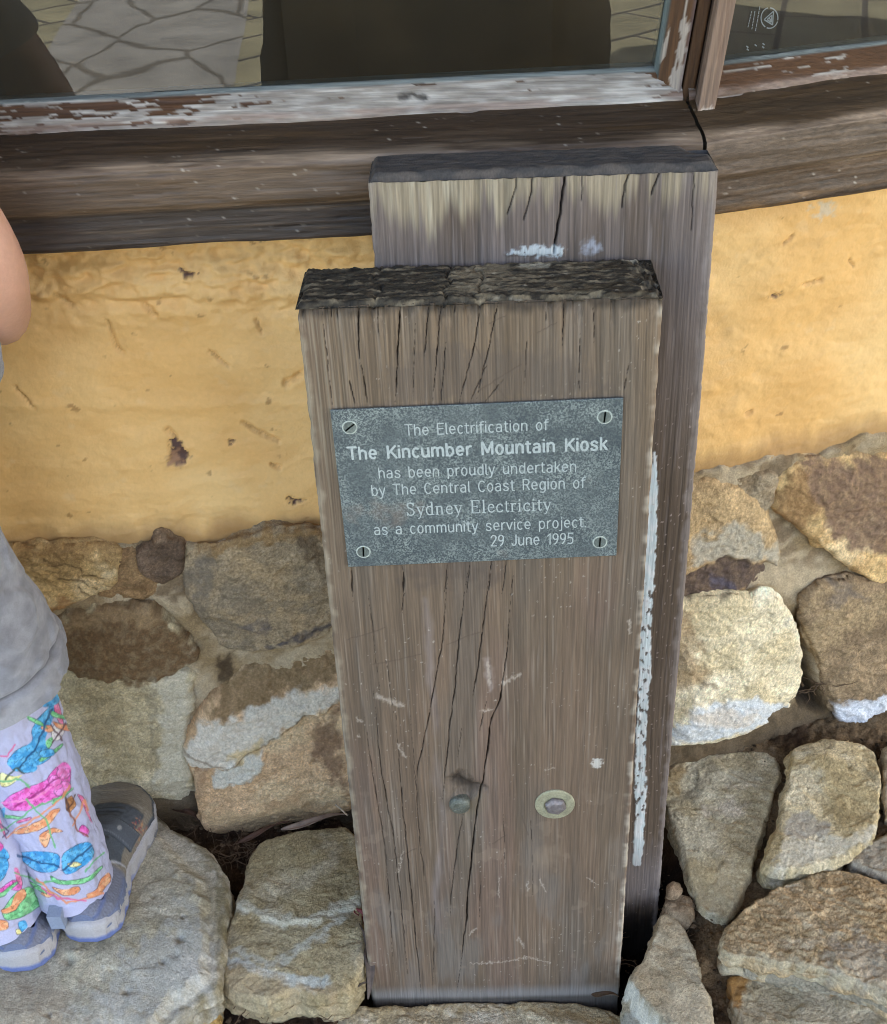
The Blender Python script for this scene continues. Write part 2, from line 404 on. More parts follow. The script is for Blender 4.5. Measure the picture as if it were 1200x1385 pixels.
def stile_c(s, T, D, Z):
    c = np.broadcast_to(C(84, 58, 34), (len(s), 3))*(1+.3*fbm(T*300, Z*9, o=3))[:, None]
    pk = ss(.0, .12, fbm(T*130, Z*26, np.full_like(s, 3.), 5) - .42 + .5*ss(-.021, -.017, s) + .6*ss(.905, .872, Z)*ss(-.020, -.018, s))
    c = mix(c, C(170, 160, 150), .9*pk)
    c = mix(c, C(110, 124, 124), .9*ss(-.0285, -.0302, s))
    return mix(c, C(96, 78, 78), .7*ss(-.014, -.0125, s))
post('window_frame', [(-.0315, .063), (-.0290, .056), (-.0115, .047), (-.0110, .078), (-.0315, .078)], wl, .8705, 1.95, stile_c)
def dark_c(s, T, D, Z):
    return np.broadcast_to(C(80, 56, 34), (len(s), 3))*(1+.35*fbm(T*300, Z*9, o=3))[:, None]
post('mullion', [(-.0102, .050), (-.0005, .050), (-.0005, .078), (-.0102, .078)], wl, .8625, 1.95, dark_c)
def cover_c(s, T, D, Z):
    c = np.broadcast_to(C(132, 112, 98), (len(s), 3))*(1+.25*fbm(T*300, Z*9, o=3))[:, None]
    c = mix(c, C(120, 98, 84), .6*ss(.0, .5, fbm(T*80, Z*14, o=4)))
    c = mix(c, C(215, 205, 195), .8*ss(.8615, .8585, Z + .004*fbm(T*300)))
    return mix(c, C(70, 55, 44), .8*ss(.045, .047, D))
post('mullion_cover', [(.0000, .034), (.0145, .038), (.021, .062), (.021, .074), (.0000, .074)], wl, .8570, 1.95, cover_c)

# ---- glass: thin clear panes that mirror the yard, a dim room behind
def glass_mat():
    m = bpy.data.materials.new('window_glass'); m.use_nodes = True
    n, l = m.node_tree.nodes, m.node_tree.links; n.clear()
    o = n.new('ShaderNodeOutputMaterial'); mxs = n.new('ShaderNodeMixShader'); tr = n.new('ShaderNodeBsdfTransparent'); gl = n.new('ShaderNodeBsdfGlossy')
    tr.inputs[0].default_value = (.72, .74, .70, 1); gl.inputs['Roughness'].default_value = .0; gl.inputs[0].default_value = (1, 1, 1, 1)
    fr = n.new('ShaderNodeFresnel'); fr.inputs[0].default_value = 1.5
    mu = n.new('ShaderNodeMath'); mu.operation = 'MULTIPLY'; mu.inputs[1].default_value = 1.15; l.new(fr.outputs[0], mu.inputs[0])
    df = n.new('ShaderNodeBsdfDiffuse'); df.inputs[0].default_value = (.30, .20, .09, 1)      # dust film
    tx = n.new('ShaderNodeTexNoise'); tx.inputs['Scale'].default_value = 6; tx.inputs['Detail'].default_value = 8; tx.inputs['Roughness'].default_value = .7
    tc = n.new('ShaderNodeTexCoord'); l.new(tc.outputs['Object'], tx.inputs[0])
    mr = n.new('ShaderNodeMapRange'); mr.inputs[1].default_value = .42; mr.inputs[2].default_value = .75; mr.inputs[3].default_value = .03; mr.inputs[4].default_value = .09
    l.new(tx.outputs[0], mr.inputs[0])
    m2 = n.new('ShaderNodeMixShader'); l.new(mr.outputs[0], m2.inputs[0]); l.new(tr.outputs[0], m2.inputs[1]); l.new(df.outputs[0], m2.inputs[2])
    l.new(mu.outputs[0], mxs.inputs[0]); l.new(m2.outputs[0], mxs.inputs[1]); l.new(gl.outputs[0], mxs.inputs[2]); l.new(mxs.outputs[0], o.inputs[0])
    # slight ripple of old glass
    bt = n.new('ShaderNodeTexNoise'); bt.inputs['Scale'].default_value = 5; l.new(tc.outputs['Object'], bt.inputs[0])
    bp = n.new('ShaderNodeBump'); bp.inputs['Strength'].default_value = .12; bp.inputs['Distance'].default_value = .004; l.new(bt.outputs[0], bp.inputs['Height']); l.new(bp.outputs[0], gl.inputs['Normal'])
    return m
M_GLASS = glass_mat()
def pane(fn, s0, s1, lean0=0, lean1=0):
    z0, z1 = .8855, 1.95
    P = [fn(s0, .066, z0), fn(s1, .066, z0), fn(s1+lean1*(z1-z0), .066, z1), fn(s0+lean0*(z1-z0), .066, z1)]
    return mk('window_pane', P, [(0, 1, 2, 3)], M_GLASS, kiosk, smooth=False)
pane(wl, -2.1, -.0305, 0, LEAN); rp = pane(wr, .022, 2.1, .05, 0)
M_ETCH = plain('etched_mark', C(126, 134, 136), rough=.6, mott=(), bump=())
def strokes(mb, fn, lines, d, wdt):               # flat strokes lying on a wall-parallel surface
    for L in lines:
        for a, b_ in zip(L[:-1], L[1:]):
            a, b_ = np.array(a), np.array(b_); t = b_-a; t = t/(np.linalg.norm(t)+1e-9); nrm = np.array([-t[1], t[0]])*wdt/2
            q = [a-nrm, b_-nrm, b_+nrm, a+nrm]
            mb.prism([fn(p[0], d, p[1]) for p in q], np.array([0, -.0002, 0]))
def gpt(px, py):                                  # point of the right pane seen there
    p = hit(px, py, NR, KC+NR*.066); return (float((p-KC)@DR), float(p[2]))
zz7 = lambda p: [gpt(880+a/3.75, b_/3.75) for a, b_ in p]
eb = MB()
for a, c_ in (((512, 55), (492, 140)), ((528, 55), (512, 150)), ((553, 32), (530, 160))):
    for k in range(0, 12, 2):
        A, B_ = np.array(a), np.array(c_); strokes(eb, wr, [zz7([A+(B_-A)*k/12, A+(B_-A)*(k+1.6)/12])], .0655, .0007)
strokes(eb, wr, [zz7([(602+43*math.cos(t)*1.0, 90+52*math.sin(t)) for t in np.linspace(.35, 1.9, 10)]), zz7([(602+43*math.cos(t), 90+52*math.sin(t)) for t in np.linspace(2.1, 4.5, 12)]),
                 zz7([(602+43*math.cos(t), 90+52*math.sin(t)) for t in np.linspace(4.8, 6.5, 8)]),
                 zz7([(575, 98), (622, 55), (618, 125), (575, 98)]), zz7([(590, 98), (614, 75), (612, 112), (590, 98)]), zz7([(600, 88), (610, 104)])], .0655, .0009)
for a in ((490, 236), (532, 228), (572, 222), (492, 250), (570, 238)):
    strokes(eb, wr, [zz7([(a[0]-5, a[1]-4), (a[0]+5, a[1]+4)])], .0655, .0010)
e_o = eb.build('etched_mark', M_ETCH, kiosk); e_o.parent = rp
# dim room behind the panes
M_ROOM = plain('room_wall', (.09, .07, .05), rough=.9, mott=((2, .3),), bump=())
b = MB()
for nm, q, ex in (('room_wall', [wl(-2.15, 1.4, .3), wl(.05, 1.4, .3), wl(.05, 1.4, 2.44), wl(-2.15, 1.4, 2.44)], (0, .03, 0)), ('room_wall', [wr(-.05, 1.43, .3), wr(2.15, 1.43, .3), wr(2.15, 1.43, 2.44), wr(-.05, 1.43, 2.44)], (0, .03, 0)),
                  ('room_wall', [wl(-2.2, .1, .3), wl(-2.2, 1.5, .3), wl(-2.2, 1.5, 2.44), wl(-2.2, .1, 2.44)], (-.03, 0, 0)), ('room_wall', [wr(2.2, .1, .3), wr(2.2, 1.5, .3), wr(2.2, 1.5, 2.44), wr(2.2, .1, 2.44)], (.03, 0, 0)),
                  ('room_floor', [wl(-2.2, .18, .45), wl(-.03, .18, .45), wr(.03, .18, .45), wr(2.2, .18, .45), wr(2.2, 1.5, .45), wl(-2.2, 1.5, .45)], (0, 0, .02))):
    MB().prism(q, ex).build(nm, M_ROOM, kiosk)
# unseen verandah roof, shaped to shade the foreground and the mirrored ground at right
M_ROOF = plain('roof_boards', (.16, .12, .09), rough=.8, mott=((3, .2),), bump=())
b = MB()
b.prism([(-4.0, 2.6, 2.50), (4.0, 2.6, 2.50), (6.0, -1.0, 2.42), (5.0, -3.6, 2.34), (2.9, -3.2, 2.32), (1.6, -1.40, 2.27), (.4, -1.35, 2.25), (-3.8, -1.35, 2.25)], (0, 0, .06))
b.build('verandah_shade_roof', M_ROOF, kiosk)

# ================================================================== STONES
def stone(name, poly, n, p0, T, R, D, cfun, parent=None, label=None, cat=None, group=None, h=.0013, rough=1., seed=0, ledges=(), tex=0., pits=(), facets=6, fslope=.6, grow=0.):
    """one stone: photo outline laid on its own plane (n, p0), grown to real thickness with a rounded, broken edge"""
    n = np.asarray(n, float); n = n/np.linalg.norm(n)
    ax = np.cross([0, 0, 1.], n) if abs(n[2]) < .9 else np.array([1., 0, 0]); ax = ax-n*(ax@n); ax /= np.linalg.norm(ax); ay = np.cross(n, ax)
    pp = smooth_poly(poly, 1)
    Q = np.array([hit(a, b_, n, p0) for a, b_ in pp]); o = Q.mean(0); u, v = (Q-o)@ax, (Q-o)@ay
    # rough outline
    k = np.linspace(0, len(u), max(60, int(len(u)*6)), endpoint=False); u = np.interp(k, np.arange(len(u)+1), np.append(u, u[0])); v = np.interp(k, np.arange(len(v)+1), np.append(v, v[0]))
    wob = .0022*rough
    u, v = u+wob*fbm(u*60, v*60, np.full_like(u, seed+1.), 3), v+wob*fbm(u*60, v*60, np.full_like(u, seed+2.), 3)
    if grow:
        tx, ty = np.roll(u, -1)-np.roll(u, 1), np.roll(v, -1)-np.roll(v, 1); ln = np.hypot(tx, ty)+1e-9; sg = np.sign(np.sum(u*np.roll(v, -1)-v*np.roll(u, -1))); u, v = u+sg*grow*ty/ln, v-sg*grow*tx/ln
    P2 = np.stack([u, v], 1)
    gu = np.arange(u.min()-2*h, u.max()+2*h, h); gv = np.arange(v.min()-2*h, v.max()+2*h, h)
    U, Vv = np.meshgrid(gu, gv); U, Vv = U.ravel(), Vv.ravel()
    p, q = P2, np.roll(P2, -1, 0); best = np.full(U.shape, 1e9); bu = U.copy(); bv = Vv.copy()
    for a, b_ in zip(p, q):
        d = b_-a; t = np.clip(((U-a[0])*d[0]+(Vv-a[1])*d[1])/(d@d+1e-15), 0, 1); cu, cv = a[0]+t*d[0], a[1]+t*d[1]
        dd = (U-cu)**2+(Vv-cv)**2; m_ = dd < best; best = np.where(m_, dd, best); bu = np.where(m_, cu, bu); bv = np.where(m_, cv, bv)
    dist = np.sqrt(best); ins = inside(U, Vv, P2); keep = ins | (dist < 1.5*h)
    uu, vv = np.where(ins, U, bu), np.where(ins, Vv, bv); d0 = np.where(ins, dist, 0)
    rr = R*(1+.8*fbm(uu*32, vv*25, np.full_like(uu, seed+5.), 2))
    rr = np.maximum(rr, .003); t = np.clip(d0/rr, 0, 1); Dt = min(D, .008); prof = -Dt*(1-np.sqrt(np.clip(1-(1-t)**2, 0, 1)))
    e = .35+.65*t
    rs = np.random.RandomState(int(seed*13+5)); ext = max(np.ptp(u), np.ptp(v))/2; cut = np.zeros_like(uu)
    for _ in range(facets):
        th = rs.rand()*2*math.pi; q = uu*math.cos(th)+vv*math.sin(th); sup = (u*math.cos(th)+v*math.sin(th)).max()
        cut = np.maximum(cut, fslope*(.15+.6*rs.rand())*np.maximum(0, q-sup*(.45+.4*rs.rand())+.004*fbm(uu*40, vv*40, np.full_like(uu, th), 2)))
    prof = prof - cut
    hgt = T + prof + e*(.0040*rough*fbm(uu*11, vv*11, np.full_like(uu, seed+.5), 3) + .0008*rough*fbm(uu*48, vv*48, np.full_like(uu, seed+9.), 3) + .0007*rough*fbm(uu*210, vv*210, np.full_like(uu, seed+4.), 4, .75) - .0020*rough*ss(.0, .2, fbm(uu*20+vv*9, vv*26, np.full_like(uu, seed+6.), 3)) - .0004*rough*np.abs(fbm(uu*34, vv*34, np.full_like(uu, seed+6.), 3)))
    if tex: hgt += e*tex*.6*np.abs(fbm(uu*70+vv*25, vv*95, np.full_like(uu, seed+6.), 4))
    P = o + np.outer(uu, ax) + np.outer(vv, ay) + np.outer(hgt, n)
    rad = np.hypot(uu, vv)+1e-6; wn = (1-t)*(.0030*fbm(uu*45+hgt*70, vv*45-hgt*60, hgt*120, 3)); P += np.outer(wn*uu/rad, ax)+np.outer(wn*vv/rad, ay)
    X, Y = proj(o + np.outer(uu, ax) + np.outer(vv, ay))
    for (mk_, dz) in ledges: P += np.outer(dz*mk_(X, Y), n)
    for (cx, cy, r_, dz) in pits:
        P += np.outer(dz*np.exp(-((X-cx)**2+(Y-cy)**2)/r_**2), n)
    idx = np.cumsum(keep)-1; F = gfaces(len(gu), len(gv), keep=keep); F = idx[F]
    c = cfun(X[keep], Y[keep], (uu+.7*hgt)[keep], (vv-.8*hgt)[keep])
    dk = d0[keep]
    # flank: rows running down from under the rim
    per = np.concatenate([[0], np.cumsum(np.hypot(np.diff(np.append(u, u[0])), np.diff(np.append(v, v[0]))))]); nn = max(60, int(per[-1]/.0016)); q = np.linspace(0, per[-1], nn, endpoint=False)
    fu, fv = np.interp(q, per, np.append(u, u[0])), np.interp(q, per, np.append(v, v[0])); K = max(6, int((D+.004)/.0016))
    tx, ty = np.roll(fu, -1)-np.roll(fu, 1), np.roll(fv, -1)-np.roll(fv, 1); ln = np.hypot(tx, ty)+1e-9; sg = np.sign(np.sum(fu*np.roll(fv, -1)-fv*np.roll(fu, -1))); ou, ov = sg*ty/ln, -sg*tx/ln
    cutF = np.zeros(nn); rs = np.random.RandomState(int(seed*13+5))
    for _ in range(facets):
        th = rs.rand()*2*math.pi; qq = fu*math.cos(th)+fv*math.sin(th); sup = (u*math.cos(th)+v*math.sin(th)).max(); cutF = np.maximum(cutF, fslope*(.15+.6*rs.rand())*np.maximum(0, qq-sup*(.45+.4*rs.rand())))
    ww = np.linspace(0, 1, K)[:, None]; hz = (T-.0065-cutF)[None]-ww*D; FU, FV = np.repeat(fu[None], K, 0), np.repeat(fv[None], K, 0)
    nz_ = .0035*fbm(FU*40, FV*40, hz*45, 4)+.0012*fbm(FU*170, FV*170, hz*170, 3)+.002*np.sin(hz*260+5*fbm(FU*12, FV*12, hz*8, 2))
    off = -.0028*(1-np.minimum(1, ww*9))-.10*D*ww**2+nz_*np.minimum(1, ww*6)
    FU, FV = FU+ou*off, FV+ov*off; PF = o+FU.ravel()[:, None]*ax+FV.ravel()[:, None]*ay+hz.ravel()[:, None]*n
    for (mk_, dz) in ledges: PF = PF+np.outer(dz*mk_(*proj(PF)), n)
    XF, YF = proj(o+FU.ravel()[:, None]*ax+FV.ravel()[:, None]*ay); cF = cfun(XF, YF, (FU+.7*hz).ravel(), (FV-.8*hz).ravel())
    nb_ = int(keep.sum()); FF = gfaces(nn, K, closed=True, flip=True)+nb_
    ob = mk(name, np.vstack([P[keep], PF]), np.vstack([F, FF]), M_STONE, parent, np.vstack([c, cF]), loc=None if parent is not None else o)
    if label: setp(ob, label, cat, group)
    return ob
def base_c(c1, c2, c3=None, seed=0, f=14, speck=.35):
    def fn(X, Y, u, v):
        c = mix(np.broadcast_to(C(*c1), (len(u), 3)), C(*c2), ss(-.35, .45, fbm(u*f, v*f, np.full_like(u, seed+.2), 5, .6)))
        if c3 is not None: c = mix(c, C(*c3), .8*ss(.15, .65, fbm(u*f*.8, v*f*.8, np.full_like(u, seed+8.2), 5, .6)))
        g = fbm(u*380, v*380, np.full_like(u, seed+3.), 3, .9); c = mix(c, c*.80, ss(.15, .6, fbm(u*55, v*70, np.full_like(u, seed+13.), 4, .6))); c = mix(c, np.minimum(c*1.18, .6), ss(.2, .7, fbm(u*48, v*48, np.full_like(u, seed+17.), 4, .6)))
        return c*np.array([1.52, 1.47, 1.39])*(1+speck*.75*np.clip(g, -1.2, 1.2))[:, None]
    return fn
def painted(base, feats):
    def fn(X, Y, u, v):
        c = base(X, Y, u, v); g = (1+.16*np.clip(fbm(u*240, v*240, np.full_like(u, 3.), 3, .7), -1.2, 1.2))[:, None]
        for i, ft in enumerate(feats):
            kind, pts, col, soft, st = ft[:5]
            if kind == 'p': m_ = pmask(X, Y, pts, soft, soft*1.4+3, .045, i*3.1)
            else: m_ = lmask(X, Y, pts, ft[5], soft, soft*1.2+2, .06, i*3.1)
            brk = .86+.14*ss(-.5, .3, fbm(X*.09, Y*.09, np.full_like(X, i+.5), 4))
            c = c*(1-(m_*st*brk)[:, None]) + C(*col)*1.18*g*(m_*st*brk)[:, None]
        return c
    return fn
z5 = lambda p: zm(3.011, 230, 690, p)
zr1 = lambda p: zm(3.243, 830, 600, p)
zr2 = lambda p: zm(3.243, 830, 980, p)
zl = lambda p: zm(3.75, 200, 1050, p)
z4l = lambda p: zm(4.615, 0, 690, p)

# ---- footing: mortar bed, then each rubble stone
def foot_d(s, z): return .067 + np.where(np.asarray(s) < 0, .016, -.02)*ss(.45, .08, z)       # face of the footing leans out a little towards the ground
footing_cols = {}
def mortar(name, fn, s0, s1, ztop):
    hs = .0025; ns, nz = int((s1-s0)/hs), int((ztop+.06)/hs)
    s, z = np.meshgrid(np.linspace(s0, s1, ns), np.linspace(-.06, ztop, nz)); s, z = s.ravel(), z.ravel()
    D, N = (DL, NL) if fn is wl else (DR, NR)
    P0 = KC + D*s[:, None] + N*foot_d(s, z)[:, None] + Z3*z[:, None]
    X, Y = proj(P0)
    h = -.004 + .004*fbm(s*20, z*20, o=4) + .002*fbm(s*90, z*90, o=3)
    top = ztop-.012+.012*fbm(s*18, np.full_like(s, 2.), o=4)
    h += -.05*ss(top-.003, top+.004, z)
    crev = pmask(X, Y, [(1078, 840), (1088, 850), (1100, 900), (1118, 968), (1085, 960), (1076, 930)], 4, 4)
    h -= .03*crev
    c = mix(np.broadcast_to(C(196, 178, 148), (len(s), 3)), C(160, 138, 104), ss(-.3, .5, fbm(s*16, z*16, np.full_like(s, 4.), 5)))
    c = mix(c, C(112, 90, 66), .7*ss(.2, .6, fbm(s*22, z*26, np.full_like(s, 14.), 5))*ss(.30, .40, z))
    c = mix(c, C(190, 188, 176), .7*pmask(X, Y, [(215, 960), (262, 940), (270, 1100), (215, 1090)], 15, 12))
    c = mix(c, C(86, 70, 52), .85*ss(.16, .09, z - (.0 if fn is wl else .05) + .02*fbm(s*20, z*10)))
    c = mix(c, C(55, 46, 38), .9*crev)
    c = mix(c, C(70, 56, 42), .85*pmask(X, Y, z5([(190, 620), (250, 590), (260, 690), (200, 710)]), 4, 6, .1))
    return mk(name, P0-N*h[:, None], gfaces(ns, nz), M_STONE, kiosk, c)
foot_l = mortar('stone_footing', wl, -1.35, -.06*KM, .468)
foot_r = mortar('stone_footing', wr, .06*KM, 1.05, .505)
for fn, a0, a1, zt in ((wl, -2.2, -1.35, .46), (wr, 1.05, 2.2, .5)):
    MB().prism([fn(a0, .06, -.1), fn(a1, .06, -.1), fn(a1, .06, zt), fn(a0, .06, zt)], (0, .05, 0)).build('stone_footing', M_STONE, kiosk, col=C(150, 130, 100))
def fstone(poly, left, T, R, D, cfun, seed, zc=.3, tilt=None, **k):
    tilt = (-.03 if left else .05) if tilt is None else tilt
    N = NL if left else NR; n = -N + Z3*tilt
    dpl = foot_d(-1 if left else 1, zc)
    par = foot_l if left else foot_r
    return stone('footing_stone', poly, n, KC+N*dpl+Z3*zc, T*.7, R*.36, D, cfun, parent=par, seed=seed, grow=.003, **k)
fstone([(-60, 744), (60, 742), (150, 741), (166, 748), (160, 772), (150, 792), (120, 806), (70, 826), (40, 832), (-60, 838)], True, .006, .02, .012,
       painted(base_c((184, 158, 112), (160, 134, 92), (196, 178, 142), 1), [('p', [(0, 735), (190, 735), (190, 760), (90, 755), (0, 752)], (150, 118, 78), 8, .7), ('p', z4l([(260, 580), (430, 560), (500, 640), (300, 650)]), (160, 116, 72), 4, .8),
        ('l', z4l([(270, 290), (360, 320), (440, 340), (500, 350), (520, 390), (650, 415)]), (92, 72, 48), 1.2, .8, 1.3), ('l', z4l([(370, 410), (460, 415), (540, 450), (600, 485)]), (92, 72, 48), 1.2, .8, 1.3), ('l', z4l([(490, 460), (530, 500), (560, 560)]), (92, 72, 48), 1.2, .8, 1.2)]), 1, zc=.42, tex=.004)
fstone([(160, 748), (185, 742), (215, 770), (225, 790), (200, 812), (150, 812), (125, 808), (150, 796), (163, 775)], True, .002, .012, .01, base_c((136, 112, 82), (118, 94, 68), None, 2), 2, zc=.42)
fstone([(186, 744), (205, 736), (222, 724), (238, 734), (250, 745), (246, 768), (228, 784), (212, 788), (192, 768)], True, .012, .012, .016, base_c((104, 88, 74), (84, 70, 58), (130, 112, 92), 3), 3, zc=.43, tex=.006)
fstone([(62, 836), (100, 824), (150, 814), (196, 812), (228, 832), (248, 850), (272, 882), (236, 902), (216, 908), (262, 905), (258, 950), (248, 985), (250, 1020), (262, 1060), (268, 1098), (240, 1090), (205, 1080), (145, 1084), (108, 1050), (85, 1004), (66, 900)], True, .012, .022, .022,
       painted(base_c((168, 158, 132), (156, 145, 118), (180, 172, 150), 4), [('p', [(40, 836), (120, 818), (196, 806), (235, 830), (285, 884), (236, 905), (200, 915), (130, 908), (95, 900), (60, 890)], (104, 80, 54), 6, .95),
        ('p', [(70, 838), (150, 812), (200, 808), (225, 828), (160, 832), (90, 842)], (156, 132, 100), 5, .75), ('l', [(212, 905), (208, 960), (212, 1060)], (130, 122, 104), 5, .6, 4), ('p', [(218, 905), (265, 900), (255, 1000), (272, 1100), (216, 1080)], (196, 190, 172), 8, .8), ('l', z5([(-260, 180), (-150, 250)]), (120, 105, 80), 3, .5, 3)]), 4, zc=.25,
       ledges=[(lambda X, Y: pmask(X, Y, [(40, 836), (120, 818), (196, 806), (235, 830), (285, 884), (236, 902), (200, 908), (130, 905), (95, 900), (60, 890)], 5, 5), .011)], tex=.003)
fstone([(247, 768), (262, 746), (320, 730), (350, 718), (400, 714), (436, 716), (446, 780), (452, 858), (420, 868), (350, 878), (300, 876), (286, 852), (266, 822), (250, 792)], True, .014, .018, .018,
       painted(base_c((142, 128, 106), (122, 112, 96), (156, 138, 110), 5), [('p', z5([(380, 545), (480, 500), (650, 460), (655, 490), (520, 525), (420, 562)]), (78, 76, 82), 4, .85), ('p', z5([(270, 440), (340, 410), (400, 480), (300, 500)]), (92, 88, 92), 8, .7),
        ('p', z5([(80, 180), (200, 180), (180, 300), (90, 400), (70, 300)]), (104, 98, 90), 10, .6), ('p', z5([(520, 70), (610, 60), (640, 300), (560, 180)]), (90, 74, 56), 8, .8), ('p', z5([(420, 545), (640, 505), (660, 540), (450, 572)]), (186, 170, 140), 4, .7),
        ('p', z5([(100, 145), (300, 80), (590, 60), (590, 90), (300, 130), (110, 180)]), (150, 118, 74), 5, .7)]), 5, zc=.38, tex=.003)
fstone([(300, 902), (330, 892), (372, 882), (420, 874), (462, 872), (474, 1000), (480, 1098), (432, 1110), (382, 1121), (345, 1137), (300, 1138), (276, 1116), (266, 1050), (256, 1012), (254, 990), (284, 940)], True, .018, .026, .028,
       painted(base_c((182, 156, 126), (168, 142, 112), (192, 172, 142), 6), [('p', z5([(150, 760), (250, 650), (480, 560), (700, 550), (700, 650), (500, 695), (430, 740), (300, 795), (200, 840)]), (122, 102, 74), 6, .9),
        ('p', z5([(60, 960), (130, 830), (300, 795), (480, 705), (720, 680), (720, 730), (560, 800), (440, 890), (330, 950), (240, 1015), (80, 1005)]), (206, 202, 190), 4, .85), ('p', z5([(180, 1020), (330, 960), (395, 950), (390, 1000), (330, 1070), (180, 1110)]), (206, 206, 196), 3, .85),
        ('p', z5([(230, 960), (380, 880), (400, 905), (300, 995)]), (200, 176, 128), 4, .8), ('p', z5([(600, 830), (680, 790), (720, 1140), (640, 1060), (590, 960)]), (122, 96, 76), 8, .8),
        ('p', z5([(80, 1010), (170, 1010), (150, 1120), (110, 1120)]), (158, 128, 100), 4, .7), ('l', z5([(60, 955), (180, 985), (250, 1005), (330, 950), (440, 890), (560, 800)]), (110, 92, 70), 1.5, .7, 1.6),
        ('p', z5([(150, 1230), (400, 1160), (700, 1140), (500, 1300), (200, 1340)]), (190, 166, 130), 14, .6)]), 6, zc=.2, tilt=.03,
       ledges=[(lambda X, Y: pmask(X, Y, z5([(60, 960), (150, 760), (250, 650), (480, 560), (720, 550), (720, 730), (560, 800), (440, 890), (330, 950), (240, 1010), (80, 1000)]), 3, 4), .008),
               (lambda X, Y: pmask(X, Y, z5([(180, 1020), (330, 960), (395, 950), (390, 1000), (330, 1070), (180, 1110)]), 3, 3), .004)], tex=.003)
# right of the post
fstone([(880, 660), (930, 655), (970, 650), (1000, 656), (1030, 682), (1050, 726), (1058, 760), (1055, 786), (1000, 799), (960, 806), (920, 806), (870, 810)], False, .012, .02, .02,
       painted(base_c((170, 148, 114), (152, 130, 98), None, 7), [('p', zr1([(320, 420), (420, 360), (500, 320), (620, 370), (730, 470), (740, 530), (600, 510), (480, 480), (330, 530)]), (182, 176, 160), 6, .85),
        ('p', zr1([(250, 680), (310, 560), (400, 520), (480, 485), (600, 520), (680, 515), (740, 560), (730, 600), (600, 635), (400, 678)]), (92, 78, 72), 3, .95), ('p', zr1([(430, 590), (520, 585), (510, 620), (440, 630)]), (88, 88, 108), 5, .6)]), 7, zc=.42,
       ledges=[(lambda X, Y: pmask(X, Y, zr1([(250, 680), (310, 560), (400, 520), (480, 485), (600, 520), (680, 515), (740, 560), (730, 600), (600, 635), (400, 678)]), 4, 3), -.006)], tex=.003)
fstone([(992, 652), (1020, 642), (1050, 640), (1050, 656), (1040, 690), (1020, 690)], False, .006, .01, .012, base_c((150, 138, 118), (128, 112, 90), None, 8), 8, zc=.48, tex=.004)
fstone([(1052, 655), (1066, 634), (1082, 622), (1140, 620), (1200, 618), (1280, 612), (1280, 794), (1195, 793), (1160, 772), (1110, 732), (1070, 702), (1046, 688)], False, .016, .02, .02,
       painted(base_c((196, 170, 124), (178, 150, 108), (206, 186, 150), 9), [('p', zr1([(790, 90), (830, 70), (1400, 40), (1400, 430), (1060, 475), (960, 385), (900, 320), (840, 230)]), (128, 104, 86), 7, .95), ('p', zr1([(680, 260), (800, 60), (860, 200), (860, 330), (740, 380)]), (140, 108, 74), 7, .85)]), 9, zc=.46, tex=.004)
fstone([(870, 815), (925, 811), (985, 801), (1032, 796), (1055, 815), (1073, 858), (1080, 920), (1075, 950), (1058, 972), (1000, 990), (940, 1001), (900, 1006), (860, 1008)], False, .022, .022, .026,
       painted(base_c((206, 196, 170), (192, 180, 150), (214, 206, 186), 10), [('p', zr1([(230, 1300), (250, 1210), (340, 1130), (450, 1085), (620, 1100), (770, 1150), (750, 1200), (500, 1262)]), (214, 220, 226), 5, .9), ('p', zr1([(200, 680), (330, 690), (340, 900), (400, 1020), (250, 1060)]), (166, 138, 104), 8, .7),  # bluish white patch low on the stone face
        ('l', zr1([(300, 980), (420, 1040)]), (130, 110, 84), 2, .7, 2), ('p', zr1([(260, 1150), (480, 1130), (640, 1170), (500, 1200), (300, 1190)]), (196, 172, 136), 5, .5)]), 10, zc=.28, tex=.003)
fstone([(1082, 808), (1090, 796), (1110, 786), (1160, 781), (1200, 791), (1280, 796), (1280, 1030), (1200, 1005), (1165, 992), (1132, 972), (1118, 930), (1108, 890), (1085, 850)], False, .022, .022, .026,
       painted(base_c((140, 122, 98), (118, 102, 82), (152, 134, 106), 11), [('p', zr1([(940, 1130), (1100, 1080), (1400, 1010), (1400, 1400), (1200, 1310), (1100, 1255), (960, 1185)]), (220, 224, 232), 4, .95), ('p', zr1([(910, 560), (1040, 600), (1080, 660), (920, 680)]), (110, 102, 96), 6, .6)]), 11, zc=.28, tex=.005)  # bluish white strip along the lower face
def outl(fn, pts): return [tuple(float(q) for q in proj(fn(s_, .07, z_))) for s_, z_ in pts]
rs0 = np.random.RandomState(3)
for fn, left, lo, hi, zt in ((wl, True, -1.33, -.70, .455), (wr, False, .52, 1.03, .49)):
    s_ = lo; k = 0
    while s_ < hi-.10:
        wd = rs0.uniform(.14, .20); z1 = rs0.uniform(.24, .31)
        for za, zb in ((z1+.012, zt), (.07 if left else .14, z1-.012)):
            j = lambda m=.012: rs0.uniform(-m, m); e = min(hi, s_+wd)-.012
            pts = [(s_+j(), za+j()), ((s_+e)/2+j(), za+j()), (e+j(), za+j()), (e+j(), (za+zb)/2+j()), (e-.02+j(), zb+j(.006)), ((s_+e)/2+j(), zb+j(.006)), (s_+.01+j(), zb+j(.006)), (s_+j(), (za+zb)/2+j())]
            t_ = [((176, 154, 120), (150, 128, 96)), ((150, 132, 104), (124, 108, 86)), ((196, 184, 156), (176, 160, 128))][k % 3]; k += 1
            fstone(outl(fn, pts), left, .014, .022, .022, base_c(*t_, None, 40+k), 40+k, zc=.28, h=.0026)
        s_ += wd
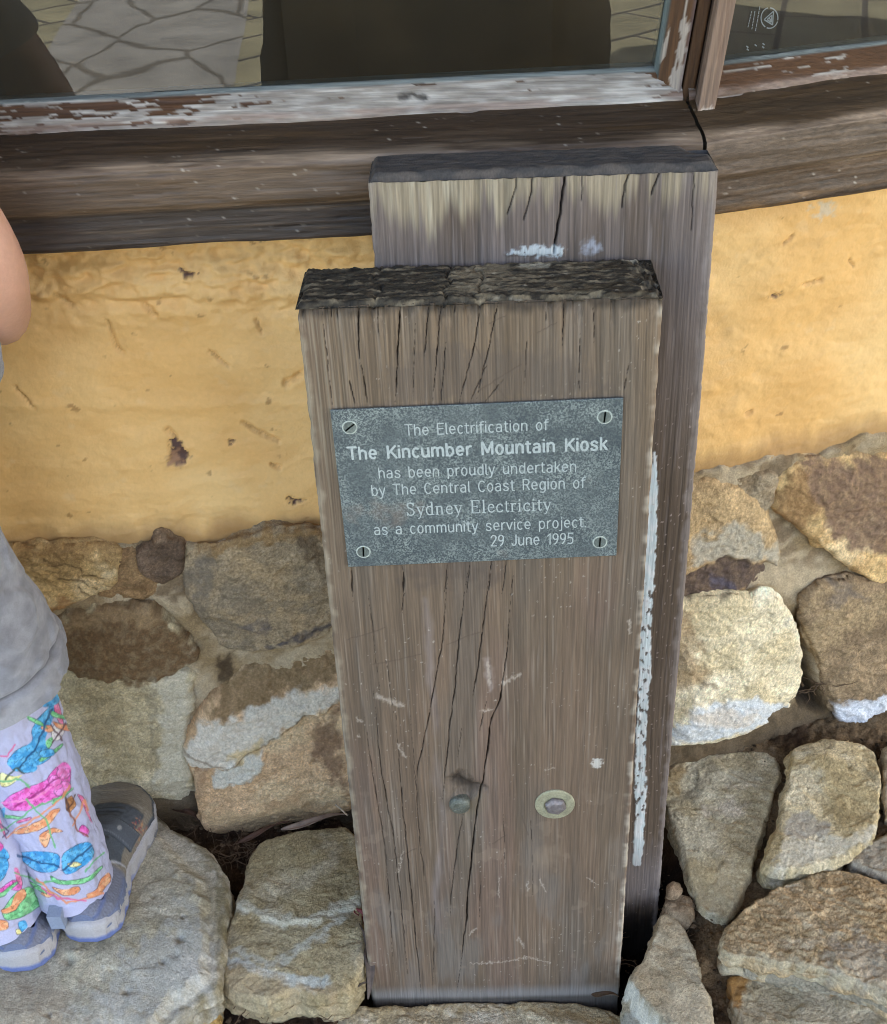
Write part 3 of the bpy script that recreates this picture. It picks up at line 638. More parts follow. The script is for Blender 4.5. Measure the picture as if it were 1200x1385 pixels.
# ================================================================== GROUND
def dirt_z(x, y):
    zl_ = .015+.12*y; zc = -.035+.0*y; zr_ = .040+.33*np.minimum(y, .3)
    a = ss(-.06, .0, x); b_ = ss(.27, .34, x)
    return zl_*(1-a) + zc*a*(1-b_) + zr_*b_
gxs = np.concatenate([np.linspace(-2.6, -.5, 120)[:-1], np.linspace(-.5, .75, 400), np.linspace(.75, 2.6, 110)[1:]]); gys = np.concatenate([np.linspace(-.5, .32, 290), np.linspace(.32, 1.0, 40)[1:]]); nx, ny = len(gxs), len(gys)
gx, gy = np.meshgrid(gxs, gys); gx, gy = gx.ravel(), gy.ravel()
gz = dirt_z(gx, gy) + .006*fbm(gx*14, gy*14, o=3) + .004*np.abs(fbm(gx*55, gy*55, np.full_like(gx, 2.), 3)) + .003*fbm(gx*180, gy*180, o=2)
gc = mix(np.broadcast_to(C(84, 66, 50), (len(gx), 3)), C(60, 47, 38), ss(-.3, .4, fbm(gx*20, gy*20, o=4)))
gc = mix(gc, C(150, 126, 96), .9*ss(.29, .35, gx)*ss(-.6, .2, fbm(gx*12, gy*12, np.full_like(gx, 3.), 4)))
gc = mix(gc, C(140, 122, 100), .7*ss(.5, .7, fbm(gx*90, gy*90, np.full_like(gx, 6.), 2)))
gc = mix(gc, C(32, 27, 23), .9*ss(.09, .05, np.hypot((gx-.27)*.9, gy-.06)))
setp(mk('ground', np.stack([gx, gy, gz], 1), gfaces(nx, ny), M_DIRT, None, gc), kind='structure')

UPN = np.array([0, 0, 1.])
def gstone(poly, z0, sy, sx, T, R, D, cfun, seed, label, y0=0., x0=0., **k):
    n = np.array([-sx, -sy, 1.]); return stone('paving_stone', poly, n, np.array([x0, y0, z0]), T, R*.40, D, cfun, None, label, 'paving stone', 'rough stones paved round the post', seed=seed, fslope=.3, grow=.002, **k)
g1 = gstone([(214, 1094), (226, 1112), (258, 1124), (288, 1152), (308, 1186), (302, 1232), (296, 1326), (272, 1342), (240, 1364), (212, 1400), (150, 1520), (-260, 1520), (-260, 1090), (-60, 1050), (60, 1040), (140, 1050), (180, 1075)], .083, .05, 0, 0, .016, .05,
    painted(base_c((170, 166, 152), (156, 150, 132), (178, 174, 164), 21, f=10, speck=.3), [('l', [(214, 1094), (258, 1124), (300, 1180), (300, 1232), (296, 1326), (240, 1366)], (120, 108, 76), 5, .75, 7),
      ('p', [(100, 1385), (180, 1290), (250, 1220), (290, 1250), (280, 1330), (200, 1390)], (184, 186, 184), 20, .5), ('p', [(-100, 1280), (70, 1300), (120, 1385), (-100, 1500)], (150, 136, 118), 25, .6)]), 21,
    'large grey flat stone the child stands on, pitted, with an olive rim',
    pits=[(239, 1183, 5, .004), (275, 1215, 5, .003), (243, 1268, 6, -.005), (247, 1240, 3, -.003), (207, 1212, 3, -.003), (92, 1298, 7, -.004), (100, 1290, 5, .003), (65, 1372, 3, -.003), (262, 1212, 5, .003), (170, 1340, 4, -.003), (150, 1310, 3, -.002), (220, 1300, 4, -.003)],
    ledges=[(lambda X, Y: 1-ss(0, 16, sdf(X+6*fbm(X*.05, Y*.05), Y, [(200, 1105), (250, 1160), (280, 1180), (286, 1240), (282, 1325), (230, 1360), (100, 1540), (-300, 1540), (-300, 1000), (150, 1050)])), -.010)], rough=.45, facets=2)
gstone([(344, 1141), (372, 1130), (420, 1121), (478, 1113), (487, 1180), (491, 1232), (490, 1308), (472, 1338), (440, 1347), (402, 1340), (352, 1354), (314, 1342), (297, 1326), (302, 1270), (320, 1224), (332, 1180)], .062, .10, 0, 0, .014, .05,
    painted(base_c((152, 142, 116), (138, 126, 98), (160, 152, 132), 22, speck=.4), [('l', zl([(440, 660), (560, 690), (680, 740), (850, 735), (950, 680), (1090, 630)]), (198, 194, 176), 4, .8, 7),
      ('l', zl([(370, 880), (460, 890), (560, 930), (640, 970), (740, 890), (860, 830), (940, 760), (1000, 690)]), (190, 190, 178), 4, .7, 5), ('l', zl([(380, 930), (500, 960), (620, 1010), (760, 1045), (900, 1050)]), (200, 204, 198), 4, .85, 7),
      ('p', zl([(360, 980), (560, 980), (700, 1060), (1000, 1060), (950, 1130), (700, 1120), (400, 1130)]), (184, 164, 132), 7, .6)]), 22,
    'squarish tan stone with wavy white bands, left of the post foot', rough=.7, ledges=[(lambda X, Y: pmask(X, Y, zl([(300, 500), (500, 200), (1100, 150), (1100, 640), (950, 690), (850, 750), (660, 745), (430, 665)]), 3, 3), .003)])
gstone([(296, 1384), (330, 1371), (380, 1365), (440, 1361), (500, 1363), (560, 1359), (640, 1356), (700, 1354), (780, 1353), (812, 1357), (834, 1366), (858, 1386), (880, 1470), (860, 1560), (280, 1560)], -.004, -.02, 0, 0, .012, .04,
    painted(base_c((176, 164, 140), (160, 146, 118), (184, 176, 160), 23), [('l', [(300, 1384), (440, 1366), (700, 1360), (860, 1386)], (168, 142, 98), 4, .6, 5)]), 23, 'long pale stone lying in front of the post foot')
gstone([(226, 1392), (238, 1366), (262, 1346), (288, 1352), (297, 1364), (292, 1384), (276, 1410), (240, 1440), (220, 1430)], .028, .0, 0, .004, .022, .04, base_c((164, 138, 90), (142, 116, 70), (172, 152, 108), 24), 24, 'small mustard brown stone wedged between two grey ones')
gstone([(897, 1231), (914, 1238), (936, 1275), (946, 1312), (958, 1345), (968, 1392), (974, 1470), (890, 1470), (868, 1392), (850, 1352), (846, 1330), (858, 1312), (882, 1280)], .062, .12, .0, 0, .008, .055,
    painted(base_c((158, 150, 132), (144, 134, 114), None, 25, speck=.3), [('l', [(848, 1322), (862, 1352), (890, 1378), (906, 1400)], (206, 204, 192), 2, .9, 4), ('p', [(842, 1330), (868, 1365), (905, 1405), (880, 1500), (840, 1420)], (150, 150, 142), 4, .7), ('p', [(898, 1265), (920, 1262), (922, 1274), (900, 1278)], (188, 172, 144), 5, .7)]), 25,
    'pointed grey stone standing up right of the post foot', rough=.6, ledges=[(lambda X, Y: 1-ss(-4, 5, sdf(X, Y, [(846, 1322), (862, 1350), (892, 1378), (910, 1400), (960, 1490), (1100, 1490), (1000, 1200), (880, 1200)])), -.03)])
gstone([(898, 1060), (905, 1036), (934, 1020), (1000, 1013), (1036, 1010), (1054, 1024), (1056, 1044), (1036, 1100), (1018, 1165), (1002, 1216), (986, 1237), (966, 1233), (950, 1226), (938, 1192), (924, 1146), (906, 1102)], .122, .28, 0, 0, .010, .04,
    painted(base_c((162, 156, 138), (148, 138, 114), (166, 158, 146), 26, speck=.45), [('p', [(930, 1170), (1020, 1170), (1000, 1240), (940, 1240)], (164, 146, 112), 10, .7), ('l', [(1056, 1044), (1036, 1100), (1018, 1165)], (190, 178, 146), 2, .7, 4), ('l', [(905, 1090), (950, 1060), (965, 1035)], (112, 104, 88), 4, .6, 6), ('p', [(895, 1060), (905, 1030), (930, 1030), (915, 1070)], (150, 122, 80), 6, .6)]), 26,
    'tapering grey stone against the footing, beside the rear plank', y0=.20, tex=.0015, rough=.75)
gstone([(1073, 1010), (1096, 999), (1120, 996), (1170, 1000), (1186, 1016), (1192, 1066), (1186, 1112), (1180, 1132), (1142, 1160), (1076, 1178), (1045, 1175), (1032, 1166), (1040, 1146), (1056, 1116), (1061, 1080), (1069, 1040)], .145, .26, 0, 0, .010, .04,
    painted(base_c((172, 160, 132), (156, 142, 110), (180, 172, 150), 27, speck=.4), [('p', zr2([(750, 470), (770, 400), (850, 385), (960, 450), (920, 495), (850, 500), (770, 495)]), (166, 158, 144), 3, .9), ('p', zr2([(750, 490), (860, 510), (940, 480), (1040, 490), (1150, 440), (1160, 500), (1000, 560), (820, 630), (680, 640), (740, 560)]), (196, 190, 174), 5, .7), ('p', zr2([(880, 340), (1000, 330), (1130, 390), (1060, 430), (960, 400)]), (136, 118, 84), 6, .7)]), 27,
    'upright oval tan stone with a smooth grey patch near its lower end', y0=.22, tex=.0015, rough=.75)
gstone([(1120, 1172), (1146, 1170), (1200, 1190), (1290, 1228), (1290, 1370), (1200, 1345), (1150, 1322), (1100, 1308), (1050, 1300), (1002, 1290), (976, 1283), (985, 1258), (1000, 1230), (1048, 1200), (1090, 1184)], .105, .16, 0, 0, .008, .035,
    painted(base_c((158, 140, 112), (140, 122, 94), (170, 160, 140), 28, speck=.6), [('l', [(976, 1283), (1050, 1297), (1100, 1305), (1150, 1320), (1240, 1350)], (192, 180, 152), 3, .8, 5), ('p', [(1120, 1260), (1230, 1290), (1200, 1340), (1110, 1300)], (160, 156, 146), 12, .5)]), 28,
    'broad coarse brown stone at the right edge, lying on a grey slab', y0=.1, tex=.004)
gstone([(1008, 1292), (1050, 1300), (1100, 1308), (1150, 1322), (1205, 1348), (1290, 1385), (1280, 1400), (1205, 1362), (1150, 1336), (1105, 1330), (1060, 1318), (1010, 1308)], .062, .1, 0, 0, .006, .04, base_c((140, 134, 120), (120, 112, 98), None, 29), 29, 'thin grey slab showing under the broad coarse brown stone')
gstone([(984, 1322), (1000, 1316), (1030, 1317), (1072, 1323), (1112, 1334), (1172, 1358), (1290, 1404), (1290, 1480), (1006, 1480), (1004, 1385), (990, 1350)], .045, .06, 0, 0, .010, .04,
    painted(base_c((168, 158, 138), (152, 142, 120), None, 30, speck=.35), [('p', [(975, 1310), (1024, 1312), (1010, 1340), (1000, 1365), (985, 1350)], (160, 116, 60), 4, .9), ('l', [(1112, 1334), (1172, 1358), (1290, 1404)], (176, 134, 78), 4, .7, 4)]), 30, 'grey stone with a rusty orange corner at the lower right')
gstone([(1150, 1166), (1166, 1146), (1192, 1128), (1290, 1090), (1290, 1222), (1200, 1186), (1172, 1174)], .105, .22, 0, 0, .012, .03, base_c((150, 142, 128), (132, 124, 110), None, 31), 31, 'flat dull grey stone at the right edge, below the oval one', y0=.13)
gstone([(1196, 1008), (1212, 1004), (1290, 1020), (1290, 1080), (1206, 1104), (1198, 1060)], .14, .25, 0, 0, .012, .03, base_c((150, 138, 118), (128, 114, 92), None, 32), 32, 'grey brown stone cut by the right edge under the white-patched footing', y0=.22)
gstone([(899, 1222), (908, 1213), (924, 1212), (936, 1222), (940, 1238), (930, 1246), (916, 1242), (902, 1232)], .070, .1, 0, .006, .012, .03, base_c((136, 122, 104), (118, 104, 86), None, 33), 33, 'small round brown pebble above the pointed grey stone', y0=.1)
gstone([(902, 1202), (908, 1195), (918, 1196), (924, 1204), (916, 1211), (906, 1210)], .085, .1, 0, .004, .010, .02, base_c((128, 112, 94), (110, 96, 78), None, 34), 34, 'tiny brown pebble just beyond the round brown pebble', y0=.1)
gstone([(962, 1345), (976, 1338), (992, 1350), (1002, 1378), (1004, 1430), (972, 1430), (966, 1385)], .028, .1, 0, .002, .012, .03, base_c((92, 86, 80), (72, 66, 60), None, 35), 35, 'dark lump of rock between the pointed stone and the rusty cornered one')

def flag(cx, cy, rx, ry, z, seed, c1, c2, label):
    r_ = np.random.RandomState(seed); pts = [(cx+rx*math.cos(t)*r_.uniform(.82, 1.12), cy+ry*math.sin(t)*r_.uniform(.82, 1.12)) for t in np.linspace(0, 2*math.pi, 9)[:-1]]
    poly = [tuple(float(q) for q in proj(np.array([x, y, z]))) for x, y in pts]
    gstone(poly, z, 0, 0, 0, .012, .035, base_c(c1, c2, None, seed, speck=.3), seed, label, h=.0026, rough=.6, facets=3)
for i, (cx, cy, rx, ry, z, l_) in enumerate(((-.78, .02, .17, .13, .06, 'tan stone left of the large pitted one, past the left edge'), (-1.12, .03, .15, .12, .06, 'farthest left paving stone under the sill'), (-.60, -.27, .19, .13, .04, 'grey stone nearest the yard, in front of the child'), (-.16, -.30, .18, .12, .03, 'wide stone in front of the long pale one'),
      (.24, -.31, .17, .12, .03, 'stone in front of the pointed grey one, by the brick paving'), (.60, -.27, .16, .12, .04, 'stone in front of the rusty cornered one'), (.78, .02, .14, .13, .09, 'brown stone right of the coarse one, past the right edge'), (.84, .27, .14, .10, .13, 'stone at the foot of the right wall, past the right edge'), (1.10, .15, .14, .13, .11, 'farthest right paving stone'), (-.98, -.28, .16, .12, .04, 'leftmost stone along the brick paving'), (.95, -.24, .15, .13, .05, 'rightmost stone along the brick paving'))):
    flag(cx, cy, rx, ry, z, 60+i, *(((168, 158, 134), (150, 138, 112)) if i % 2 else ((160, 146, 118), (140, 126, 100))), l_)

# yard beyond the picture, seen mirrored in the window glass
def yard_mat(kind):
    m = bpy.data.materials.new(kind); m.use_nodes = True; n, l = m.node_tree.nodes, m.node_tree.links; b = n['Principled BSDF']; b.inputs['Roughness'].default_value = .85
    tc = n.new('ShaderNodeTexCoord'); mp = n.new('ShaderNodeMapping'); l.new(tc.outputs['Object'], mp.inputs[0])
    if kind == 'brick_paving':
        mp.inputs['Rotation'].default_value = (0, 0, math.radians(38))
        t = n.new('ShaderNodeTexBrick'); t.inputs['Scale'].default_value = 1; t.inputs['Brick Width'].default_value = .62; t.inputs['Row Height'].default_value = .30; t.inputs['Mortar Size'].default_value = .012
        t.inputs['Color1'].default_value = (.25, .23, .135, 1); t.inputs['Color2'].default_value = (.20, .185, .11, 1); t.inputs['Mortar'].default_value = (.05, .045, .035, 1)
        l.new(mp.outputs[0], t.inputs[0]); src = t.outputs[0]
    else:
        mp.inputs['Scale'].default_value = (2.6, 1.5, 1)
        t = n.new('ShaderNodeTexVoronoi'); t.feature = 'DISTANCE_TO_EDGE'; t.inputs['Scale'].default_value = 1
        dn = n.new('ShaderNodeTexNoise'); dn.inputs['Scale'].default_value = 2.2; dn.inputs['Detail'].default_value = 5; l.new(tc.outputs['Object'], dn.inputs[0]); av = n.new('ShaderNodeVectorMath'); av.operation = 'MULTIPLY_ADD'; av.inputs[1].default_value = (.55, .55, 0); l.new(dn.outputs['Color'], av.inputs[0]); l.new(mp.outputs[0], av.inputs[2])
        l.new(av.outputs[0], t.inputs[0]); r = n.new('ShaderNodeValToRGB'); r.color_ramp.elements[0].position = .012; r.color_ramp.elements[0].color = (.10, .09, .07, 1); r.color_ramp.elements[1].position = .04; r.color_ramp.elements[1].color = (.23, .225, .20, 1)
        l.new(t.outputs[0], r.inputs[0]); src = r.outputs[0]
    no = n.new('ShaderNodeTexNoise'); no.inputs['Scale'].default_value = 5; no.inputs['Detail'].default_value = 8; l.new(tc.outputs['Object'], no.inputs[0])
    mr = n.new('ShaderNodeMapRange'); mr.inputs[1].default_value = .3; mr.inputs[2].default_value = .7; mr.inputs[3].default_value = .7; mr.inputs[4].default_value = 1.25; l.new(no.outputs[0], mr.inputs[0])
    sc = n.new('ShaderNodeVectorMath'); sc.operation = 'SCALE'; l.new(src, sc.inputs[0]); l.new(mr.outputs[0], sc.inputs['Scale']); l.new(sc.outputs[0], b.inputs['Base Color'])
    return m
M_BRICK, M_CRAZY = yard_mat('brick_paving'), yard_mat('crazy_paving')
def sheet(name, pts, z, m):
    setp(mk(name, [(x, y, z) for x, y in pts], [tuple(range(len(pts)))], m, smooth=False), kind='structure')
sheet('pavement', [(-80, -120), (80, -120), (80, -.42), (-80, -.42)], .030, M_BRICK)
sheet('path', [(-1.45, -30), (-.35, -30), (-.30, -.43), (-1.0, -.43)], .034, M_CRAZY)

# ================================================================== TIMBER POST
H = .7855
post_t = thing('plaque_post', (.125, .05, 0), 'weathered brown timber post of two bolted planks bearing an engraved metal plaque', 'post')
def plank(name, x0, x1, y0, y1, z0, z1, hx, hz, dfun, cfun, capfun, r=(.005, .005), shear=0.):
    W, T = x1-x0, y1-y0
    # cross-section: left face, front, right face, back
    def arc(cx, cy, rad, a0, a1, n): return [(cx+rad*math.cos(a), cy+rad*math.sin(a)) for a in np.linspace(a0, a1, n)]
    rl, rr_ = r; pts = []
    for yy in np.arange(T, rl, -.0010): pts.append((0, yy))
    pts += arc(rl, rl, rl, math.pi, 1.5*math.pi, 8)
    nF = int((W-rl-rr_)/hx)
    pts += [(xx, 0) for xx in np.linspace(rl, W-rr_, nF)[1:-1]]
    pts += arc(W-rr_, rr_, rr_, 1.5*math.pi, 2*math.pi, 8)
    for yy in np.arange(rr_+.001, T, .0010): pts.append((W, yy))
    pts += [(W, T), (W*.5, T), (0, T)][:2]
    p = np.array(pts); nv = int((z1-z0)/hz); zz = np.linspace(z0, z1-.004, nv)
    nrm = np.stack([np.gradient(p[:, 1]), -np.gradient(p[:, 0])], 1); nrm /= np.linalg.norm(nrm, axis=1)[:, None]+1e-9
    A, Z = np.meshgrid(np.arange(len(p)), zz); A, Z = A.ravel(), Z.ravel()
    u, y = p[A, 0], p[A, 1]; nx_, ny_ = nrm[A, 0], nrm[A, 1]
    P = np.stack([x0+u+shear*(Z-z0), y0+y, Z], 1); X, Y = proj(P)
    front = ss(.5, .9, -ny_)
    h = dfun(u, Z, X, Y, front, y); P[:, 0] += nx_*h; P[:, 1] += ny_*h
    P[:, 2] += np.where(Z > z1-.0045, .0008*fbm(u*90, y*90, o=3), 0)
    V = [P]; F = [gfaces(len(p), nv, closed=True)]; cc = [cfun(u, Z, X, Y, front, y)]
    # weathered end grain on top
    hc = .0011; nu, nw = int(W/hc), int(T/hc)
    U, Yc = np.meshgrid(np.linspace(0, W, nu), np.linspace(0, T, nw)); U, Yc = U.ravel(), Yc.ravel()
    ed = np.minimum(np.minimum(U, W-U), np.minimum(Yc, T-Yc)); zc, ccap = capfun(U, Yc, ed, W, T)
    V.append(np.stack([x0+U+shear*(z1-z0), y0+Yc, z1-.004+zc], 1)); F.append(gfaces(nu, nw)+len(P)); cc.append(ccap)
    o = mk(name, np.vstack(V), np.vstack(F), M_WOOD, post_t, np.vstack(cc)); return o
z3 = lambda p: zm(2.308, 380, 320, p)
z4 = lambda p: zm(2.288, 400, 780, p)
CR = []
for p, wd, dp in [([(243, 195), (241, 300), (247, 400)], 1.5, 4), ([(375, 180), (366, 330), (358, 520)], 1.4, 4), ([(465, 185), (455, 300), (448, 380)], 1.2, 3), ([(157, 195), (158, 262)], 2.2, 4), ([(174, 195), (178, 262)], 1.8, 4),
    ([(128, 230), (145, 380), (160, 530)], .8, 1.5), ([(210, 440), (232, 530)], 1, 3), ([(247, 390), (260, 450), (272, 530)], 1.2, 3), ([(503, 190), (490, 330), (474, 520)], 1.1, 3), ([(515, 330), (500, 520)], .9, 2), ([(628, 180), (605, 340), (555, 520)], 1.2, 3),
    ([(682, 190), (660, 300), (608, 520)], 1.0, 3), ([(650, 390), (588, 520)], .9, 2), ([(700, 440), (638, 515)], .8, 2), ([(885, 180), (882, 260), (880, 340)], 1.0, 2.5), ([(975, 210), (978, 330)], .8, 2), ([(935, 300), (930, 500)], .8, 2), ([(1085, 390), (1072, 490)], 1, 2.5),
    ([(830, 200), (826, 300)], .8, 2), ([(770, 300), (760, 470)], .7, 1.5), ([(300, 200), (305, 330)], .7, 1.5), ([(420, 240), (412, 520)], .7, 1.5), ([(545, 190), (540, 250)], 1.2, 2), ([(540, 200), (545, 240)], 1.5, 2),
    ([(219, 1025), (222, 1115)], 1.2, 3), ([(380, 1020), (386, 1115)], 1.2, 3), ([(520, 1020), (510, 1115)], 1, 2), ([(590, 1015), (580, 1115)], 1, 2), ([(658, 1008), (648, 1115)], 1.1, 3), ([(706, 1002), (690, 1115)], 1, 2)]:
    CR.append((z3(p), wd, dp*.001))
for p, wd, dp in [([(470, -10), (455, 200), (430, 330), (405, 470), (380, 580), (372, 660)], 1.1, 3), ([(531, -10), (510, 150), (495, 330), (475, 480), (462, 620), (455, 690)], 1.2, 3), ([(600, -10), (580, 160), (562, 290), (548, 380)], 1.2, 3.5),
    ([(672, -10), (655, 230), (632, 380), (606, 440), (590, 560), (577, 650), (560, 720), (548, 830), (535, 960), (530, 1050), (515, 1170), (498, 1295)], 1.7, 6), ([(522, 720), (500, 830), (485, 950), (478, 1050)], .9, 2), ([(330, -10), (334, 60), (330, 115)], 1.1, 2.5),
    ([(212, 420), (240, 620), (275, 830), (290, 1000), (302, 1210)], .8, 2), ([(240, 350), (265, 600), (302, 800), (325, 1000), (348, 1240)], 1, 2.5), ([(310, 430), (330, 700), (350, 900), (375, 1150), (386, 1290)], 1.1, 2.5), ([(174, -10), (178, 90)], 1, 2), ([(280, 250), (302, 420)], .8, 1.5),
    ([(355, 430), (388, 850), (402, 950)], .7, 1.5), ([(225, 60), (260, 350)], .7, 1.2), ([(430, 1000), (425, 1250)], .7, 1.2), ([(573, 940), (568, 1050)], .8, 1.5), ([(728, 720), (735, 1000)], .5, .8), ([(640, 720), (650, 900)], .5, .8), ([(515, 460), (500, 560)], .7, 1.5), ([(590, 380), (570, 480)], .9, 2)]:
    CR.append((z4(p), wd, dp*.001))
SCR = [(z3(p), .7) for p in ([(650, 272), (705, 246)], [(620, 480), (690, 435), (752, 398)], [(665, 455), (702, 505)], [(600, 330), (625, 380)], [(800, 300), (860, 270)])] + \
      [(z4(p), .7) for p in ([(160, 195), (275, 160)], [(240, 272), (390, 240)], [(470, 210), (570, 170)], [(285, 880), (375, 840)], [(610, 825), (650, 800)], [(700, 740), (720, 800)])]
LIGHTM = [(z4(p), wd) for p, wd in (([(315, 520), (340, 560)], 2.2), ([(596, 265), (600, 330)], 3), ([(755, 935), (775, 975)], 1.4), ([(630, 930), (628, 990)], 1.2), ([(720, 940), (718, 970)], 1.3), ([(690, 1120), (705, 1140)], 2.5), ([(535, 1105), (560, 1085)], 1.4), ([(540, 1195), (640, 1190), (720, 1175), (790, 1195)], 1.1),
     ([(1032, 135), (1036, 175)], 2.2), ([(900, 930), (930, 950)], 1), ([(320, 915), (330, 850)], .9), ([(190, 440), (205, 450)], 2), ([(190, 490), (200, 500)], 1.4), ([(575, 415), (605, 412)], 2), ([(640, 330), (700, 300)], 2.5), ([(250, 370), (330, 400)], 4), ([(770, 600), (800, 590)], .9))]
def wood_lines(u, z, k, sc=1.):
    wz = .004*fbm(u*8, z*2.2, np.full_like(u, k), 2)
    a = fbm((u+wz)*420*sc, z*2.2, np.full_like(u, k+1), 2); b_ = fbm((u+wz)*120*sc, z*1.6, np.full_like(u, k+2), 3); a = a-1.1*ss(.22, .5, fbm((u+wz)*300*sc, z*1.8, np.full_like(u, k+7), 2))
    rings = np.sin((u+wz*1.6+.0015*fbm(u*60, z*1.5, np.full_like(u, k+3.), 3)*1.6)*2*math.pi/.0024)
    return a, b_, rings
CFC = {}
def crack_field(X, Y):
    if 'r' in CFC and CFC['n'] is X: return CFC['r']
    hs = np.zeros_like(X); ms = np.zeros_like(X)
    wx = .9*fbm(X*.02, Y*.035, np.full_like(X, 2.), 3) + .45*fbm(X*.2, Y*.16, o=2)
    for p, wd, dp in CR:
        pa = np.array(p); bb = (X > pa[:, 0].min()-12) & (X < pa[:, 0].max()+12) & (Y > pa[:, 1].min()-8) & (Y < pa[:, 1].max()+8)
        i = np.nonzero(bb)[0]
        d, t = segdist((X+wx)[i], Y[i], p); tap = np.clip(np.minimum(t, 1-t)*5, .25, 1)*(.75+.4*fbm(Y[i]*.06, np.full(len(i), wd)))
        m_ = 1-ss(.2*wd, .72*wd+.3, d/np.maximum(tap, .2)); hs[i] = np.maximum(hs[i], dp*m_*tap); ms[i] = np.maximum(ms[i], m_)
    CFC['n'], CFC['r'] = X, (hs, ms); return hs, ms
KNOT = z4([(462, 612), (500, 596), (560, 640), (592, 662), (535, 690), (490, 668)])
def front_d(u, z, X, Y, fr, y):
    a, b_, r_ = wood_lines(u+.83*y, z, 1.)
    up = ss(900, 500, Y)
    h = .00016*a + .00022*b_ + .00013*r_*(.4+.6*up) + .0012*fbm(u*5, z*2, o=2)
    hs, ms = crack_field(X, Y); h -= hs*fr
    kd, _ = segdist(X, Y, z4([(478, 640), (530, 655), (585, 662)])); h -= .006*pmask(X, Y, z4([(470, 622), (505, 608), (548, 636), (588, 660), (535, 680), (495, 672)]), 9, 4)
    for sp, wd in SCR: h -= .0003*lmask(X, Y, sp, wd, .8, 1)
    edge = ss(.010, .0, np.minimum(u, .259-u)); h -= .0009*edge*np.abs(fbm(z*40, u*20, o=4))
    h -= .003*ss(.012, .0, H-z-.004)*np.abs(fbm(u*70, z*30, o=3))    # frayed upper edge
    h -= .004*ss(.9, 1.1, fbm(u*60, np.full_like(u, 3.3), o=3)+.75)*ss(.03, .0, H-z)*fr
    return h
def front_c(u, z, X, Y, fr, y):
    a, b_, r_ = wood_lines(u+.83*y, z, 1.)
    up = ss(950, 450, Y)
    c = mix(np.broadcast_to(C(113, 97, 81), (len(u), 3)), C(124, 107, 88), up)
    c = mix(c, C(128, 107, 89), .5*ss(.0, .5, fbm(u*14, z*2, np.full_like(u, 4.), 4)))
    c = mix(c, C(103, 95, 86), .5*ss(.05, .5, fbm(u*22, z*2.2, np.full_like(u, 14.), 4)))
    c = mix(c, C(128, 104, 92), .4*ss(.1, .6, fbm(u*18, z*2.4, np.full_like(u, 24.), 3))*ss(700, 850, Y))
    c = c*(1 + (.12+.07*up)*np.clip(a, -1.4, 1) + .07*np.clip(b_, -1, 1) + .13*r_*(.3+.7*up))[:, None]
    c = mix(c, C(165, 152, 138), .35*ss(.35, .8, fbm(u*420, z*6, np.full_like(u, 3.), 3)))
    c = mix(c, C(84, 72, 62), .45*ss(.35, .8, fbm(u*380, z*9, np.full_like(u, 33.), 3)))
    c = mix(c, C(98, 88, 80), .5*pmask(X, Y, z3([(330, 420), (470, 330), (900, 380), (1050, 470), (1060, 500), (600, 520), (330, 530)]), 14, 16))
    c = mix(c, C(88, 78, 72), .45*pmask(X, Y, z3([(330, 1020), (700, 1010), (690, 1080), (420, 1090)]), 14, 16))
    # pale run down the middle left
    c = mix(c, C(150, 138, 134), .5*lmask(X, Y, z4([(400, 70), (415, 230), (430, 430), (440, 620), (455, 760), (440, 900), (430, 1000), (440, 1130)]), 4, 5, 4, .02)*ss(-.5, .3, fbm(u*40, z*9, np.full_like(u, 91.), 3)))
    c = mix(c, C(166, 152, 146), .5*lmask(X, Y, z4([(596, 255), (602, 345)]), 3, 4, 5))
    c = mix(c, C(124, 117, 110), .45*ss(.1, .6, fbm(u*30, z*7, np.full_like(u, 44.), 5))*ss(1000, 1250, Y))
    blot = ss(.52, .7, fbm(u*34, z*26, np.full_like(u, 54.), 4))
    c = mix(c, C(150, 132, 114), .25*blot*ss(1000, 1150, Y))
    sp = ss(.82, .9, fbm(u*300, z*230, np.full_like(u, 64.), 2)); c = mix(c, C(196, 188, 176), .5*sp*ss(-.1, .4, fbm(u*12, z*10, np.full_like(u, 1.), 2)))
    hs, ms = crack_field(X, Y); c = mix(c, C(46, 36, 28), .85*ms*fr)
    for p, wd in SCR: c = mix(c, C(84, 70, 60), .5*lmask(X, Y, p, wd, .8, 1))
    for p, wd in LIGHTM: c = mix(c, C(188, 176, 162), .65*lmask(X, Y, p, wd*.6, wd*.7, 2.5, .2))
    c = mix(c, C(42, 34, 28), .8*pmask(X, Y, z4([(470, 618), (505, 604), (548, 634), (590, 660), (540, 672), (495, 655)]), 8, 5))
    c = mix(c, C(122, 112, 92), .5*pmask(X, Y, z4([(530, 690), (590, 672), (575, 720), (530, 740)]), 8, 5))
    c = mix(c, C(208, 204, 196), .85*pmask(X, Y, z4([(914, 578), (922, 567), (945, 567), (950, 580), (938, 592), (920, 590)]), 1.5, 3, .2))
    c = mix(c, C(156, 138, 118), .3*pmask(X, Y, z4([(735, 850), (800, 838), (810, 895), (750, 905)]), 10, 10))
    # worn arrises
    e_l = ss(.0075, .002, u + .003*fbm(z*60, np.full_like(z, 1.), o=4)); e_r = ss(.0065, .001, .259-u + .004*fbm(z*50, np.full_like(z, 9.), o=4))
    c = mix(c, C(160, 148, 128), .7*e_l*ss(-.5, .2, fbm(z*30, np.full_like(z, 5.), o=3))); c = mix(c, C(184, 174, 158), .8*e_r*ss(-.2, .3, fbm(z*36, np.full_like(z, 7.), o=3)+.4*ss(.3, .05, z)))
    c = mix(c, C(150, 140, 122), .6*ss(.05, .01, u)*ss(.1, .6, fbm(u*500, z*8, np.full_like(u, 77.), 3))*ss(900, 500, Y))
